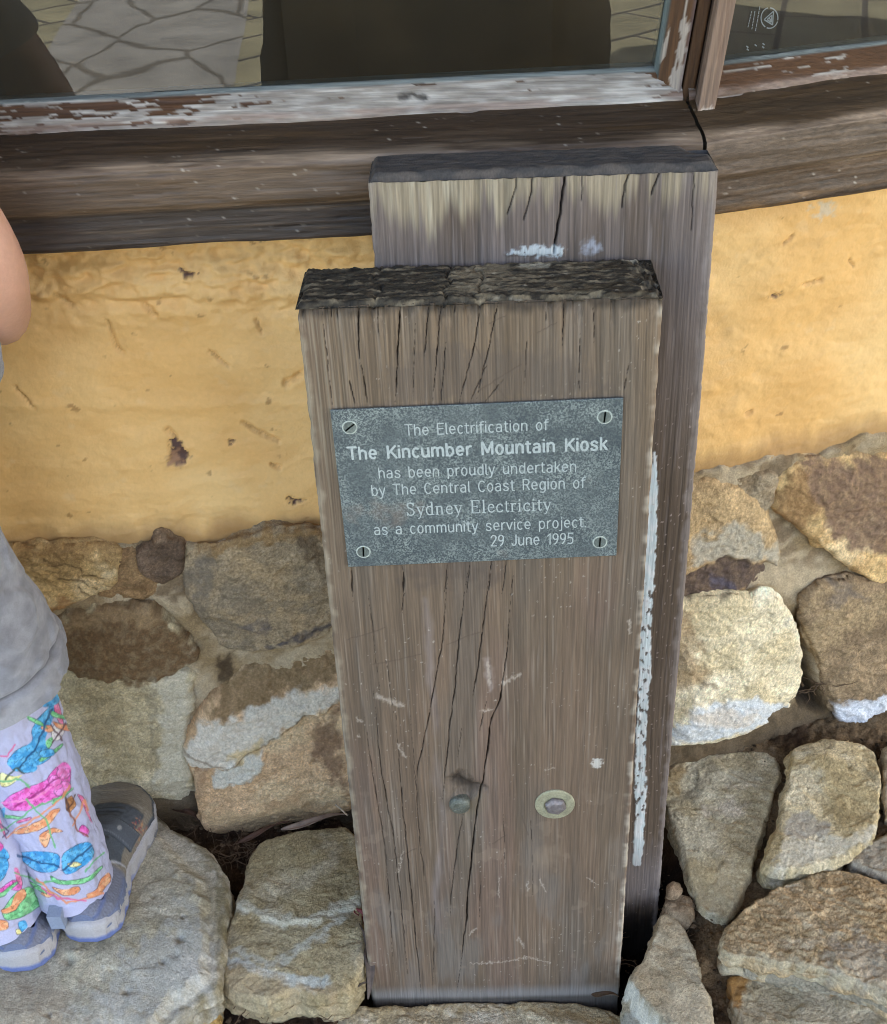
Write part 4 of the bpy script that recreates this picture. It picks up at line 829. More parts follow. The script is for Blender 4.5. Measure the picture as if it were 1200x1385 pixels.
    c = mix(c, C(146, 144, 142), .7*ss(.022, .004, z)); c = mix(c, C(70, 62, 54), .8*ss(.003, -.004, z))
    c = mix(c, C(60, 52, 44), .75*ss(.010, .002, H-z-.004+.004*fbm(u*120, z*20, o=3)))
    return c
def front_cap(U, Yc, ed, W, T):
    f1 = fbm(U*60, Yc*240, np.full_like(U, 1.), 4); f2 = fbm(U*150, Yc*420, np.full_like(U, 2.), 3)
    z = .0050*(1-(1-ss(0, .007, ed+.003*fbm(U*60, Yc*60)))**2) + .0009*f1 + .0008*f2 + .0005*fbm(U*420, Yc*600, o=2) - .0012
    z += -.004*ss(.235, .25, U)*ss(.3, -.2, fbm(U*90, Yc*90))
    z *= ss(0, .003, ed); z -= .001
    for x0, k in ((.057, .002), (.105, .003), (.131, .0022)):
        z -= k*np.exp(-((U-x0-.006*fbm(Yc*60, np.full_like(U, x0*90)))/.0011)**2)
    c = mix(np.broadcast_to(C(74, 68, 57), (len(U), 3)), C(46, 42, 36), ss(-.3, .3, f1))
    c = mix(c, C(84, 75, 60), .5*ss(.1, .6, fbm(U*55, Yc*260, np.full_like(U, 4.), 4)))
    pale = ss(-.1, .45, fbm(U*46, Yc*230, np.full_like(U, 6.), 5)+.85*np.exp(-((U-.135)/.026)**2)*ss(-.01, .02, Yc)+.35*np.exp(-((U-.2)/.03)**2)-.25)
    c = mix(c, C(140, 128, 106), .85*pale); c = mix(c, C(176, 168, 150), .7*ss(.62, .8, fbm(U*60, Yc*170, np.full_like(U, 9.), 3))*ss(.12, .16, U))
    c = mix(c, C(176, 170, 152), .8*ss(1, .6, np.hypot((U-.172)/.016, (Yc-.058)/.006)+.5*fbm(U*120, Yc*200, o=3)))
    c = mix(c, C(58, 46, 26), .6*ss(.0, .5, fbm(U*25, Yc*150, np.full_like(U, 12.), 4))*ss(.15, .2, U))
    return z, c*(1+.35*np.clip(f2, -1, 1))[:, None]
front = plank('front_plank', -.0045, .2545, 0, .068, -.04, H, .00062, .00095, front_d, front_c, front_cap, r=(.004, .003))
STK = [(885.5, 612), (883, 660), (880, 720), (877, 780), (874, 830), (872, 870), (873, 905), (870, 950), (867, 1000), (866, 1035), (867, 1065), (866, 1100), (864, 1130), (862, 1166)]
STW = [2, 6.5, 8, 8.5, 8, 8, 9, 7.5, 7, 7.5, 8.5, 7, 7, 6.5]
RC = [(zm(2.308, 480, 180, p), wd, dp*.001) for p, wd, dp in (([(658, 85), (655, 150), (640, 250), (622, 370)], 1.5, 5), ([(558, 110), (548, 190), (528, 270)], .9, 2), ([(508, 115), (500, 180), (480, 250)], .8, 2), ([(870, 95), (845, 160), (835, 230)], 1.0, 2.5), ([(960, 88), (945, 140), (928, 190)], 1, 2.5), ([(710, 110), (708, 210)], .8, 1.5), ([(1060, 110), (1052, 300)], .7, 1.5))]
def streak(X, Y):
    d, t = segdist(X+1.2*fbm(X*.08, Y*.08, np.full_like(X, 3.), 3), Y, STK); wd = np.interp(Y, [p[1] for p in STK], STW)
    n = fbm(X*.16, Y*.09, np.full_like(X, 5.), 4)
    hole = ss(.3, .48, n)*ss(770, 810, Y)*ss(1120, 1100, Y)*.9
    return (1-ss(wd-1.2, wd+.6, d+1.2*fbm(X*.2, Y*.1)))*(1-hole), d
def rear_d(u, z, X, Y, fr, y):
    a, b_, r_ = wood_lines(u+.83*y, z, 5.)
    h = .00014*a + .0002*b_ + .0001*r_ + .001*fbm(u*5, z*2, np.full_like(u, 6.), 2)
    wx = 1.2*fbm(X*.03, Y*.05, np.full_like(X, 2.), 4)
    for p, wd, dp in RC: 
        d, t = segdist(X+wx, Y, p); h -= dp*(1-ss(.4*wd, 1.1*wd+.4, d))*fr
    h += .0007*streak(X, Y)[0]*fr
    h += .0015*pmask(X, Y, zm(2.308, 480, 180, [(465, 375), (520, 352), (590, 350), (650, 352), (655, 378), (560, 382)]), 2, 3)
    return h - .0012*ss(.010, .0, np.minimum(u, .25-u))*np.abs(fbm(z*45, u*20, np.full_like(u, 3.), 4)) - .0008*ss(.01, 0, .8505-z-.004)*np.abs(fbm(u*70, z*30, o=3))
def rear_c(u, z, X, Y, fr, y):
    a, b_, r_ = wood_lines(u+.83*y, z, 5.)
    c = mix(np.broadcast_to(C(100, 86, 73), (len(u), 3)), C(114, 103, 98), ss(700, 380, Y))
    c = mix(c, C(88, 74, 61), .6*ss(.0, .5, fbm(u*16, z*3, np.full_like(u, 5.), 4)))
    c = mix(c, C(106, 101, 104), .5*ss(-.1, .5, fbm(u*10, z*6, np.full_like(u, 8.), 4))*ss(480, 350, Y))
    # bleached band under the top edge, running down in drips
    n = 1.2*fbm(u*60, z*1.5, np.full_like(u, 11.), 3) + .6*fbm(u*220, z*6, np.full_like(u, 4.), 3)
    lo = 300 - 38*ss(.06, .15, u) + 26*n
    ble = ss(lo+18, lo-26, Y)*ss(-.75, .1, n + .9*ss(.17, .07, u) - .4*ss(.13, .24, u))
    c = mix(c, C(160, 148, 126), .85*ble)
    c = mix(c, C(182, 174, 154), .6*ble*ss(.0, .6, fbm(u*120, z*9, np.full_like(u, 2.), 3))*ss(.13, .06, u))
    c = c*(1 + .20*np.clip(a, -1.4, 1) + .10*np.clip(b_, -1, 1) + .10*r_)[:, None]
    c = mix(c, C(146, 136, 134), .35*ss(.4, .8, fbm(u*400, z*12, np.full_like(u, 3.), 3)))
    ms = np.zeros_like(X); wx = 1.2*fbm(X*.03, Y*.05, np.full_like(X, 2.), 4)
    for p, wd, dp in RC: d, t = segdist(X+wx, Y, p); ms = np.maximum(ms, 1-ss(.4*wd, 1.1*wd+.4, d))
    c = mix(c, C(44, 36, 32), .85*ms*fr)
    c = mix(c, C(198, 206, 210), .9*fr*pmask(X, Y, zm(2.308, 480, 180, [(465, 378), (520, 352), (560, 350), (600, 352), (630, 350), (655, 358), (650, 380), (560, 384)]), 2, 5, .1)*ss(-1.0, -.45, fbm(X*.15, Y*.15, o=3)))
    c = mix(c, C(176, 184, 200), .6*fr*pmask(X, Y, zm(2.308, 480, 180, [(725, 330), (750, 325), (770, 365), (710, 372)]), 5, 6, .1))
    sm, d = streak(X, Y); wt = mix(C(208, 222, 228), C(226, 232, 236), ss(-.3, .5, fbm(X*.1, Y*.06, np.full_like(X, 8.), 3)))
    c = mix(c, wt, .95*sm*fr); c = mix(c, C(60, 52, 54), .5*fr*(1-sm)*ss(12, 4, d)*ss(720, 800, Y)*ss(.0, .3, fbm(X*.2, Y*.12, np.full_like(X, 9.), 3)))
    sp = ss(.78, .86, fbm(u*300, z*260, np.full_like(u, 66.), 2)); c = mix(c, C(196, 178, 172), .55*sp*ss(480, 600, Y))
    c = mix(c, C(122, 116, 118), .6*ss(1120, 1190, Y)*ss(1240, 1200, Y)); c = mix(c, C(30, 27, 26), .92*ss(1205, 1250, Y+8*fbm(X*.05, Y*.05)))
    c = mix(c, C(150, 140, 136), .5*ss(.006, .001, np.minimum(u, .25-u)+.003*fbm(z*50, o=3)))
    return c
def rear_cap(U, Yc, ed, W, T):
    f1 = fbm(U*60, Yc*200, np.full_like(U, 31.), 4)
    z = .006*(1-(1-ss(0, .007, ed))**2) + .0008*f1 - .012*ss(.225, .25, U)*ss(.02, .045, Yc); z *= ss(0, .002, ed)
    c = mix(np.broadcast_to(C(72, 70, 70), (len(U), 3)), C(92, 86, 82), ss(-.3, .4, f1)); return z, c
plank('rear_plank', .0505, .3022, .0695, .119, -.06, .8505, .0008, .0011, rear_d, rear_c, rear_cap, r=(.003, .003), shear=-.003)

# plaque
def bp(px, py): p = hit(px, py, (0, 1, 0), (0, 0, 0)); return np.array([p[0], p[2]])
PQ = [bp(447, 552), bp(843, 535.5), bp(833.5, 748.5), bp(471.5, 764)]
M_PLQ = bpy.data.materials.new('patinated_plaque'); M_PLQ.use_nodes = True
def plaque_mat(m):
    n, l = m.node_tree.nodes, m.node_tree.links; b = n['Principled BSDF']; b.inputs['Roughness'].default_value = .5; b.inputs['Metallic'].default_value = .25
    tc = n.new('ShaderNodeTexCoord')
    def noise(s, d, r=.6):
        t = n.new('ShaderNodeTexNoise'); t.inputs['Scale'].default_value = s; t.inputs['Detail'].default_value = d; t.inputs['Roughness'].default_value = r; l.new(tc.outputs['Object'], t.inputs[0]); return t
    def ramp(t, p0, c0, p1, c1):
        r = n.new('ShaderNodeValToRGB'); r.color_ramp.elements[0].position = p0; r.color_ramp.elements[0].color = (*c0, 1); r.color_ramp.elements[1].position = p1; r.color_ramp.elements[1].color = (*c1, 1); l.new(t.outputs[0], r.inputs[0]); return r
    def mixn(f, a, b_):
        x = n.new('ShaderNodeMix'); x.data_type = 'RGBA'; l.new(f, x.inputs[0]); l.new(a, x.inputs[6]); l.new(b_, x.inputs[7]); return x.outputs[2]
    base = ramp(noise(26, 5), .35, C(80, 90, 95), .7, C(102, 112, 115))
    speck = ramp(noise(760, 2, .75), .47, (0, 0, 0), .57, (1, 1, 1)); dark = ramp(noise(620, 2, .7), .52, (0, 0, 0), .66, (1, 1, 1))
    dens = ramp(noise(38, 4), .35, (.15,)*3, .65, (.9,)*3)
    mu = n.new('ShaderNodeMath'); mu.operation = 'MULTIPLY'; l.new(speck.outputs[0], mu.inputs[0]); l.new(dens.outputs[0], mu.inputs[1])
    pale = n.new('ShaderNodeRGB'); pale.outputs[0].default_value = (*C(160, 172, 170), 1); dk = n.new('ShaderNodeRGB'); dk.outputs[0].default_value = (*C(56, 64, 72), 1)
    m1 = n.new('ShaderNodeMath'); m1.operation = 'MULTIPLY'; m1.inputs[1].default_value = .75; l.new(dark.outputs[0], m1.inputs[0])
    c1 = mixn(m1.outputs[0], base.outputs[0], dk.outputs[0]); c2 = mixn(mu.outputs[0], c1, pale.outputs[0])
    rs = n.new('ShaderNodeRGB'); rs.outputs[0].default_value = (*C(150, 128, 112), 1); st = ramp(noise(22, 4), .63, (0, 0, 0), .76, (.4,)*3); c3 = mixn(st.outputs[0], c2, rs.outputs[0])
    l.new(c3, b.inputs['Base Color'])
    bpn = n.new('ShaderNodeBump'); bpn.inputs['Strength'].default_value = .6; bpn.inputs['Distance'].default_value = .0004; l.new(noise(900, 3).outputs[0], bpn.inputs['Height']); l.new(bpn.outputs[0], b.inputs['Normal'])
plaque_mat(M_PLQ)
PT = .0032
b = MB(); b.prism([(p[0], -.0012, p[1]) for p in PQ[::-1]], (0, -(PT-.0012)-.0, 0))
plq = b.build('plaque', M_PLQ, post_t, bevel=.0006)
M_LET = plain('engraved_lettering', C(184, 194, 194), rough=.6, mott=((700, .18),), bump=((900, .0002),), spec=.3)
def arc(cx, cy, rx, ry, a0, a1, n=16): return [(cx+rx*math.cos(math.radians(t)), cy+ry*math.sin(math.radians(t))) for t in np.linspace(a0, a1, n)]
BOWL = arc(.22, .26, .16, .26, 0, 360, 24)
SANS = {'a': (.44, [[(.08, .45), (.14, .505), (.23, .52), (.32, .48), (.36, .38), (.36, 0)], [(.36, .30), (.18, .30), (.08, .25), (.05, .15), (.09, .04), (.19, 0), (.29, .03), (.36, .12)]]),
 'b': (.44, [[(.06, .72), (.06, 0)], BOWL]), 'c': (.40, [arc(.22, .26, .16, .26, 48, 312, 18)]), 'd': (.44, [[(.38, .72), (.38, 0)], BOWL]), 'e': (.44, [[(.06, .27), (.38, .27)]+arc(.22, .27, .16, .25, 4, 315, 18)]),
 'f': (.29, [[(.29, .71), (.21, .72), (.14, .67), (.12, .58), (.12, 0)], [(.02, .52), (.27, .52)]]), 'g': (.44, [BOWL, [(.38, .52), (.38, -.08), (.34, -.18), (.22, -.21), (.09, -.18)]]), 'h': (.43, [[(.06, .72), (.06, 0)], [(.06, .36), (.11, .46), (.21, .52), (.31, .49), (.37, .40), (.37, 0)]]),
 'i': (.12, [[(.06, .52), (.06, 0)], [(.06, .67), (.06, .72)]]), 'j': (.16, [[(.10, .52), (.10, -.10), (.06, -.18), (-.03, -.20)], [(.10, .67), (.10, .72)]]), 'k': (.38, [[(.06, .72), (.06, 0)], [(.34, .52), (.07, .21)], [(.16, .31), (.36, 0)]]), 'l': (.15, [[(.06, .72), (.06, .07), (.09, .01), (.14, 0)]]),
 'm': (.66, [[(.06, .52), (.06, 0)], [(.06, .38), (.12, .48), (.20, .52), (.28, .49), (.33, .40), (.33, 0)], [(.33, .38), (.39, .48), (.47, .52), (.55, .49), (.60, .40), (.60, 0)]]), 'n': (.43, [[(.06, .52), (.06, 0)], [(.06, .36), (.11, .46), (.21, .52), (.31, .49), (.37, .40), (.37, 0)]]),
 'o': (.44, [BOWL]), 'p': (.44, [[(.06, .52), (.06, -.20)], BOWL]), 'r': (.28, [[(.06, .52), (.06, 0)], [(.06, .34), (.12, .46), (.21, .52), (.28, .51)]]), 's': (.40, [[(.34, .41), (.29, .49), (.20, .52), (.10, .48), (.06, .39), (.11, .31), (.20, .27), (.30, .22), (.35, .13), (.30, .03), (.20, 0), (.09, .03), (.05, .11)]]),
 't': (.28, [[(.12, .67), (.12, .09), (.16, .01), (.26, 0)], [(.02, .52), (.26, .52)]]), 'u': (.43, [[(.06, .52), (.06, .14), (.11, .03), (.20, 0), (.30, .05), (.37, .16)], [(.37, .52), (.37, 0)]]), 'v': (.40, [[(.03, .52), (.20, .01)], [(.20, .01), (.37, .52)]]), 'y': (.40, [[(.03, .52), (.20, .02)], [(.37, .52), (.17, -.12), (.11, -.20), (.02, -.20)]]),
 'T': (.48, [[(.24, .72), (.24, 0)], [(.01, .72), (.47, .72)]]), 'E': (.46, [[(.44, .72), (.07, .72), (.07, 0), (.45, 0)], [(.07, .37), (.40, .37)]]), 'C': (.49, [arc(.27, .36, .21, .36, 45, 315, 22)]), 'R': (.48, [[(.07, 0), (.07, .72), (.28, .72), (.39, .67), (.43, .54), (.39, .41), (.28, .36), (.07, .36)], [(.26, .36), (.45, 0)]]),
 'K': (.50, [[(.07, .72), (.07, 0)], [(.46, .72), (.08, .27)], [(.20, .42), (.49, 0)]]), 'M': (.64, [[(.07, 0), (.07, .72)], [(.08, .70), (.32, .10)], [(.32, .10), (.56, .70)], [(.57, .72), (.57, 0)]]), 'J': (.36, [[(.30, .72), (.30, .16), (.25, .04), (.16, 0), (.07, .03), (.03, .13)]]), '.': (.12, [[(.06, .0), (.06, .03)]]),
 '1': (.28, [[(.04, .56), (.20, .72), (.20, 0)]]), '2': (.42, [[(.05, .55), (.09, .66), (.19, .72), (.30, .69), (.37, .59), (.35, .46), (.05, 0)], [(.05, 0), (.40, 0)]]), '5': (.42, [[(.37, .72), (.09, .72), (.07, .40), (.18, .45), (.30, .42), (.37, .31), (.37, .15), (.30, .03), (.19, 0), (.05, .06)]]), '9': (.42, [arc(.21, .52, .16, .20, 0, 360, 22), [(.37, .52), (.36, .32), (.28, .12), (.16, 0)]])}
def ribbon(pl, hw):                               # round-ended pen stroke in 2d -> verts, quads
    pl = np.array(pl, float); d = np.diff(pl, axis=0); d /= np.linalg.norm(d, axis=1)[:, None]+1e-12
    closed = np.hypot(*(pl[0]-pl[-1])) < 1e-6
    t = np.vstack([d[:1], (d[:-1]+d[1:]), d[-1:]]); 
    if closed: t[0] = t[-1] = d[0]+d[-1]
    t /= np.linalg.norm(t, axis=1)[:, None]+1e-12; n = np.stack([-t[:, 1], t[:, 0]], 1)
    k = np.ones(len(pl)); cs = np.sum(n[1:-1]*np.stack([-d[:-1, 1], d[:-1, 0]], 1), 1); k[1:-1] = 1/np.maximum(cs, .5)
    A_, B2 = pl+n*(hw*k)[:, None], pl-n*(hw*k)[:, None]
    if not closed:
        e = .55*hw; A_ = np.vstack([A_[0]-t[0]*e-n[0]*hw*.45, A_, A_[-1]+t[-1]*e-n[-1]*hw*.45]); B2 = np.vstack([B2[0]-t[0]*e+n[0]*hw*.45, B2, B2[-1]+t[-1]*e+n[-1]*hw*.45])
    m = len(A_); return np.vstack([A_, B2]), [(i, m+i, m+i+1, i+1) for i in range(m-1)]
def pen_text(body, x0, x1, cap_px, wgt):
    """one line of monoline lettering between two photo points of its baseline, on the plaque face"""
    A, B_ = bp(*x0), bp(*x1); wdt = np.linalg.norm(B_-A); ang = math.atan2(*(B_-A)[::-1]); mid = ((x0[0]+x1[0])/2, (x0[1]+x1[1])/2)
    sc = np.linalg.norm(bp(mid[0], mid[1])-bp(mid[0], mid[1]-cap_px))/.72; sp = .34; tot = sum(SANS[ch][0] if ch != ' ' else sp for ch in body)
    sx_ = sc; gap = (wdt/sx_-tot)/(len(body)-1)
    if gap < .07: sx_ = wdt/(tot+.07*(len(body)-1)); gap = .07
    c, s_ = math.cos(ang), math.sin(ang); x = 0; q = 0
    for ch in body:
        if ch == ' ': x += sp+gap; continue
        wd, st = SANS[ch]
        for pl in st:
            V, F = ribbon([((x+a)*sx_, b_*sc) for a, b_ in pl], wgt*sc/2); q += 1
            pen(V, F, lambda a_, b_, y_: (A[0]+a_*c-b_*s_, y_, A[1]+a_*s_+b_*c))
        x += wd+gap
PEN = [0]
def pen(V, F, f):                                 # each piece of a stroke lies a hair above the one before it
    for fc in F:
        PEN[0] += 1; y_ = -PT-.00012-.000008*(PEN[0] % 37); lb.add([f(V[i][0], V[i][1], y_) for i in fc], [(0, 1, 2, 3)])
def zp(x, y): return (440+x/2.857, 530+y/2.857)
lb = MB()
for body, a, c_, cap, wg in (('The Electrification of', (310, 160), (862, 138), 14.5, .076), ('The Kincumber Mountain Kiosk', (90, 253), (1088, 214), 16.5, .122), ('has been proudly undertaken', (207, 325), (970, 298), 14.2, .076),
                         ('by The Central Coast Region of', (180, 392), (1004, 361), 14.2, .076), ('as a community service project.', (190, 543), (1008, 512), 13.8, .076), ('29 June 1995', (639, 586), (958, 577), 14.2, .076)):
    pen_text(body, zp(*a), zp(*c_), cap, wg)
# the serif line, drawn stroke by stroke
def serif_line():
    G = {}
    def arc(cx, cy, rx, ry, a0, a1, n=12): return [(cx+rx*math.cos(math.radians(t)), cy+ry*math.sin(math.radians(t))) for t in np.linspace(a0, a1, n)]
    k, t = .085, .05                              # thick, thin
    G['S'] = (.56, [(arc(.27, .53, .21, .19, 40, 200)+arc(.27, .18, .23, .20, 120, -140)[0:], k), ([(.46, .72), (.46, .54)], t), ([(.05, .22), (.05, -.01)], t)])
    G['S'] = (.56, [([(.46, .56), (.42, .66), (.28, .71), (.13, .67), (.09, .55), (.14, .44), (.28, .37), (.42, .29), (.47, .17), (.41, .04), (.27, -.01), (.12, .03), (.07, .15)], k*.9), ([(.46, .72), (.46, .54)], t), ([(.06, .18), (.06, -.01)], t)])
    G['y'] = (.50, [([(.08, .45), (.26, .03)], k), ([(.44, .45), (.24, -.06), (.17, -.19), (.08, -.21)], t), ([(.0, .46), (.19, .46)], t), ([(.34, .46), (.50, .46)], t)])
    G['d'] = (.54, [([(.40, .72), (.40, .0)], k), (arc(.25, .23, .19, .24, 60, 300), k*.85), ([(.31, .71), (.40, .71)], t), ([(.40, .0), (.51, .01)], t)])
    G['n'] = (.56, [([(.11, .45), (.11, .0)], k), ([(.11, .36), (.20, .45), (.32, .45), (.40, .36), (.40, .0)], k*.85), ([(.02, .45), (.11, .45)], t), ([(.02, .0), (.21, .0)], t), ([(.31, .0), (.51, .0)], t)])
    G['e'] = (.47, [([(.07, .26), (.40, .26)], t), ([(.40, .26), (.38, .38), (.30, .45), (.18, .44), (.08, .33), (.06, .20), (.12, .06), (.24, .0), (.34, .02), (.42, .10)], k*.85)])
    G['E'] = (.64, [([(.14, .70), (.14, .0)], k), ([(.03, .70), (.55, .70), (.55, .55)], t), ([(.03, .0), (.57, .0), (.57, .17)], t), ([(.14, .36), (.42, .36)], t), ([(.42, .44), (.42, .28)], t)])
    G['l'] = (.28, [([(.13, .72), (.13, .0)], k), ([(.04, .71), (.13, .71)], t), ([(.03, .0), (.24, .0)], t)])
    G['c'] = (.45, [([(.39, .33), (.36, .42), (.27, .46), (.15, .42), (.07, .30), (.06, .18), (.12, .05), (.24, .0), (.34, .02), (.41, .10)], k*.85), ([(.36, .36), (.38, .36)], k)])
    G['t'] = (.32, [([(.14, .60), (.14, .08), (.20, .0), (.29, .04)], k*.9), ([(.03, .45), (.28, .45)], t)])
    G['r'] = (.38, [([(.12, .45), (.12, .0)], k), ([(.12, .33), (.20, .44), (.31, .45), (.33, .40)], t*1.3), ([(.02, .45), (.12, .45)], t), ([(.02, .0), (.23, .0)], t)])
    G['i'] = (.28, [([(.13, .45), (.13, .0)], k), ([(.04, .45), (.13, .45)], t), ([(.03, .0), (.24, .0)], t), ([(.13, .60), (.13, .67)], k*1.1)])
    out = []; x = 0
    for ch in 'Sydney Electricity':
        if ch == ' ': x += .42; continue
        wd, st = G[ch]
        for pl, th in st: out.append(([(x+a, b_) for a, b_ in pl], th))
        x += wd+.05
    return out, x-.05
st, tw = serif_line(); A, B_ = bp(*zp(315, 468)), bp(*zp(873, 447)); wdt = np.linalg.norm(B_-A); ang = math.atan2(*(B_-A)[::-1]); sx = wdt/tw
sy = np.linalg.norm(bp(650, 690)-bp(650, 673.5))/.70
cg, sg = math.cos(ang), math.sin(ang)
def plq_pt(x, z): return (A[0]+x*cg-z*sg, -PT-.00025, A[1]+x*sg+z*cg)
for q, (pl, th) in enumerate(st):
    V, F = ribbon(np.array(pl)*[sx, sy], th*.5*(sx+sy)/2); pen(V, F, lambda a_, b_, y_: (plq_pt(a_, b_)[0], y_, plq_pt(a_, b_)[2]))
lo = lb.build('lettering', M_LET, post_t); lo.parent = plq
M_RIM = plain('bright_screw_rim', C(186, 196, 190), rough=.5, metal=.1, mott=((300, .3),), bump=())
M_SCREW = plain('dull_screw', C(122, 132, 130), rough=.5, metal=.5, mott=((400, .3),), bump=((900, .0003),))
for (px, py), an in (((473.5, 575), 40), ((817.5, 561), 85), ((492, 743), 88), ((811, 730), 88)):
    p = bp(px, py); a_ = math.radians(an); mb = MB(); R_ = .0047
    # slotted countersunk head: two half discs with the slot between them, standing in a rim
    for sgn in (1, -1):
        L = []
        for t in np.linspace(-math.pi/2+.14, math.pi/2-.14, 14):
            q = np.array([math.cos(t)*R_*sgn, math.sin(t)*R_]); L.append((p[0]+q[0]*math.sin(a_)+q[1]*math.cos(a_), -PT-.00075, p[1]-q[0]*math.cos(a_)+q[1]*math.sin(a_)))
        L = [np.array(v) for v in L]; mb.prism(L if sgn < 0 else L[::-1], (0, .0007, 0))
    mb.lathe([(R_+.0011, 0), (R_+.0011, .0005), (R_+.0001, .0006), (R_+.0001, .0001), (0, .0001)], (p[0], -PT+.0001, p[1]), (0, -1, 0), 28)
    s_ = mb.build('screw', M_SCREW, post_t); s_.parent = plq; s_.data.materials.append(M_RIM); nr = 28*4+2
    for pg in s_.data.polygons[len(s_.data.polygons)-nr:]: pg.material_index = 1
# bolts
M_BOLT = plain('greenish_bolt', C(120, 124, 116), rough=.5, metal=.55, mott=((150, .3), (700, .3)), bump=((500, .0006),))
M_WASH = plain('zinc_washer', C(178, 176, 150), rough=.5, metal=.35, mott=((120, .2), (600, .2)), bump=((600, .0003),))
p = bp(622, 1086); mb = MB(); mb.lathe([(.0098, -.004), (.0098, .0030), (.0088, .0052), (.006, .0066), (0, .0072)], (p[0], 0, p[1]), (0, -1, .0), 26); mb.prism([(p[0]-.005, -.0066, p[1]-.004), (p[0]+.006, -.0066, p[1]+.002), (p[0]+.0055, -.0066, p[1]+.0035), (p[0]-.0055, -.0066, p[1]-.0025)][::-1], (0, -.0008, 0)); mb.build('bolt', M_BOLT, post_t, smooth=False, bevel=.0004)
p = bp(750.5, 1087); mb = MB(); mb.lathe([(.0082, 0), (.0108, .0010), (.0098, .0042), (.0065, .0058), (0, .0062)], (p[0]+.0006, -.0005, p[1]-.0006), (0, -1, 0), 6); bo = mb.build('bolt', plain('lilac_bolt', C(140, 134, 136), rough=.5, metal=.5, mott=((200, .35),), bump=((500, .0006),)), post_t, bevel=.0012)
mb = MB(); mb.lathe([(.0182, -.001), (.0184, .0008), (.0178, .0017), (.0100, .0019), (.0095, .0010)], (p[0], 0, p[1]), (0, -1, 0), 40); ws = mb.build('washer', M_WASH, post_t, smooth=False, bevel=.0003); ws.parent = bo

# ================================================================== LEAVES AND ROOTS
def leaf(name, p0, p1, wdt, col, label, lift=.006, twist=.6, cat='leaf', group='dry leaves in the gaps'):
    p0, p1 = np.array(p0), np.array(p1); n = 26; ax = p1-p0; L = np.linalg.norm(ax); ax /= L; side = np.cross(ax, [0, 0, 1.]); side /= np.linalg.norm(side)
    V, cc = [], []
    for i in range(n):
        t = i/(n-1); wv = wdt*math.sin(math.pi*min(1, t*.96+.02))**.7; a = twist*(t-.4)*2
        cpt = p0+ax*L*t+np.array([0, 0, lift*math.sin(math.pi*t)])+side*wdt*.5*math.sin(t*5)
        sd_ = side*math.cos(a)+np.array([0, 0, 1.])*math.sin(a)
        for k in (-1, -.5, 0, .5, 1):
            V.append(cpt+sd_*wv*.5*k+np.array([0, 0, .35*wv*abs(k)])); cc.append(C(*col)*(1.25 if k == 0 else 1)*(1+.3*math.sin(t*23+k*3)*.4))
    o = mk(name, V, gfaces(5, n), M_LEAF, None, np.array(cc), loc=p0)
    sm = o.modifiers.new('thick', 'SOLIDIFY'); sm.thickness = .0006
    return setp(o, label, cat, group)
def gz_(x, y, z): p = hit(x, y, UPN, (0, 0, z)); return p
leaf('dry_leaf', gz_(380, 1122, .075), gz_(472, 1106, .085), .010, (138, 118, 104), 'long curled pale brown dry leaf in the gap behind the banded stone')
leaf('dry_leaf', gz_(322, 1140, .060), gz_(392, 1115, .075), .008, (92, 66, 52), 'thin dark dry leaf at the near end of the long curled leaf', twist=1.2)
leaf('dry_leaf', gz_(498, 1352, .035), gz_(488, 1240, .060), .011, (92, 80, 72), 'grey brown dry leaf hanging down beside the foot of the post', twist=.9, lift=.012)
leaf('dry_leaf', gz_(492, 1262, .052), gz_(487, 1228, .066), .010, (112, 44, 44), 'dark red dry leaf tip above the grey brown one beside the post', twist=.5, lift=.004)
leaf('dry_leaf', gz_(308, 1352, .030), gz_(400, 1347, .030), .011, (96, 76, 58), 'brown dry leaf under the front edge of the banded stone', twist=1.)
leaf('dry_leaf', gz_(236, 1082, .07), gz_(268, 1120, .065), .013, (84, 62, 48), 'broad dark brown dead leaf by the rim of the pitted stone', twist=.8)
leaf('dry_leaf', gz_(462, 1352, .02), gz_(496, 1335, .045), .010, (80, 70, 62), 'dark curled leaf at the lower left corner of the post', twist=1.1)
leaf('dry_leaf', gz_(800, 1345, .02), gz_(836, 1352, .03), .007, (84, 64, 46), 'small brown leaf scrap at the lower right corner of the post', twist=.8)
def tube(mb, pts, r0, r1, n=6):
    pts = [np.array(p) for p in pts]; V, F = [], []
    for i, p in enumerate(pts):
        d = pts[min(i+1, len(pts)-1)]-pts[max(i-1, 0)]; d = d/(np.linalg.norm(d)+1e-9); a = np.cross(d, [.3, .2, .93]); a /= np.linalg.norm(a)+1e-9; b_ = np.cross(d, a); r = r0+(r1-r0)*i/(len(pts)-1)
        for k in range(n): t = 2*math.pi*k/n; V.append(p+(a*math.cos(t)+b_*math.sin(t))*r)
        if i:
            for k in range(n): F.append(((i-1)*n+k, (i-1)*n+(k+1) % n, i*n+(k+1) % n, i*n+k))
    mb.add(V, F)
rg = np.random.RandomState(11); gm = MB(); cc = []
ico = [(0, 0, 1), (.9, 0, .2), (.28, .85, .2), (-.72, .53, .2), (-.72, -.53, .2), (.28, -.85, .2), (0, 0, -.8)]; icf = [(0, 1, 2), (0, 2, 3), (0, 3, 4), (0, 4, 5), (0, 5, 1), (6, 2, 1), (6, 3, 2), (6, 4, 3), (6, 5, 4), (6, 1, 5)]
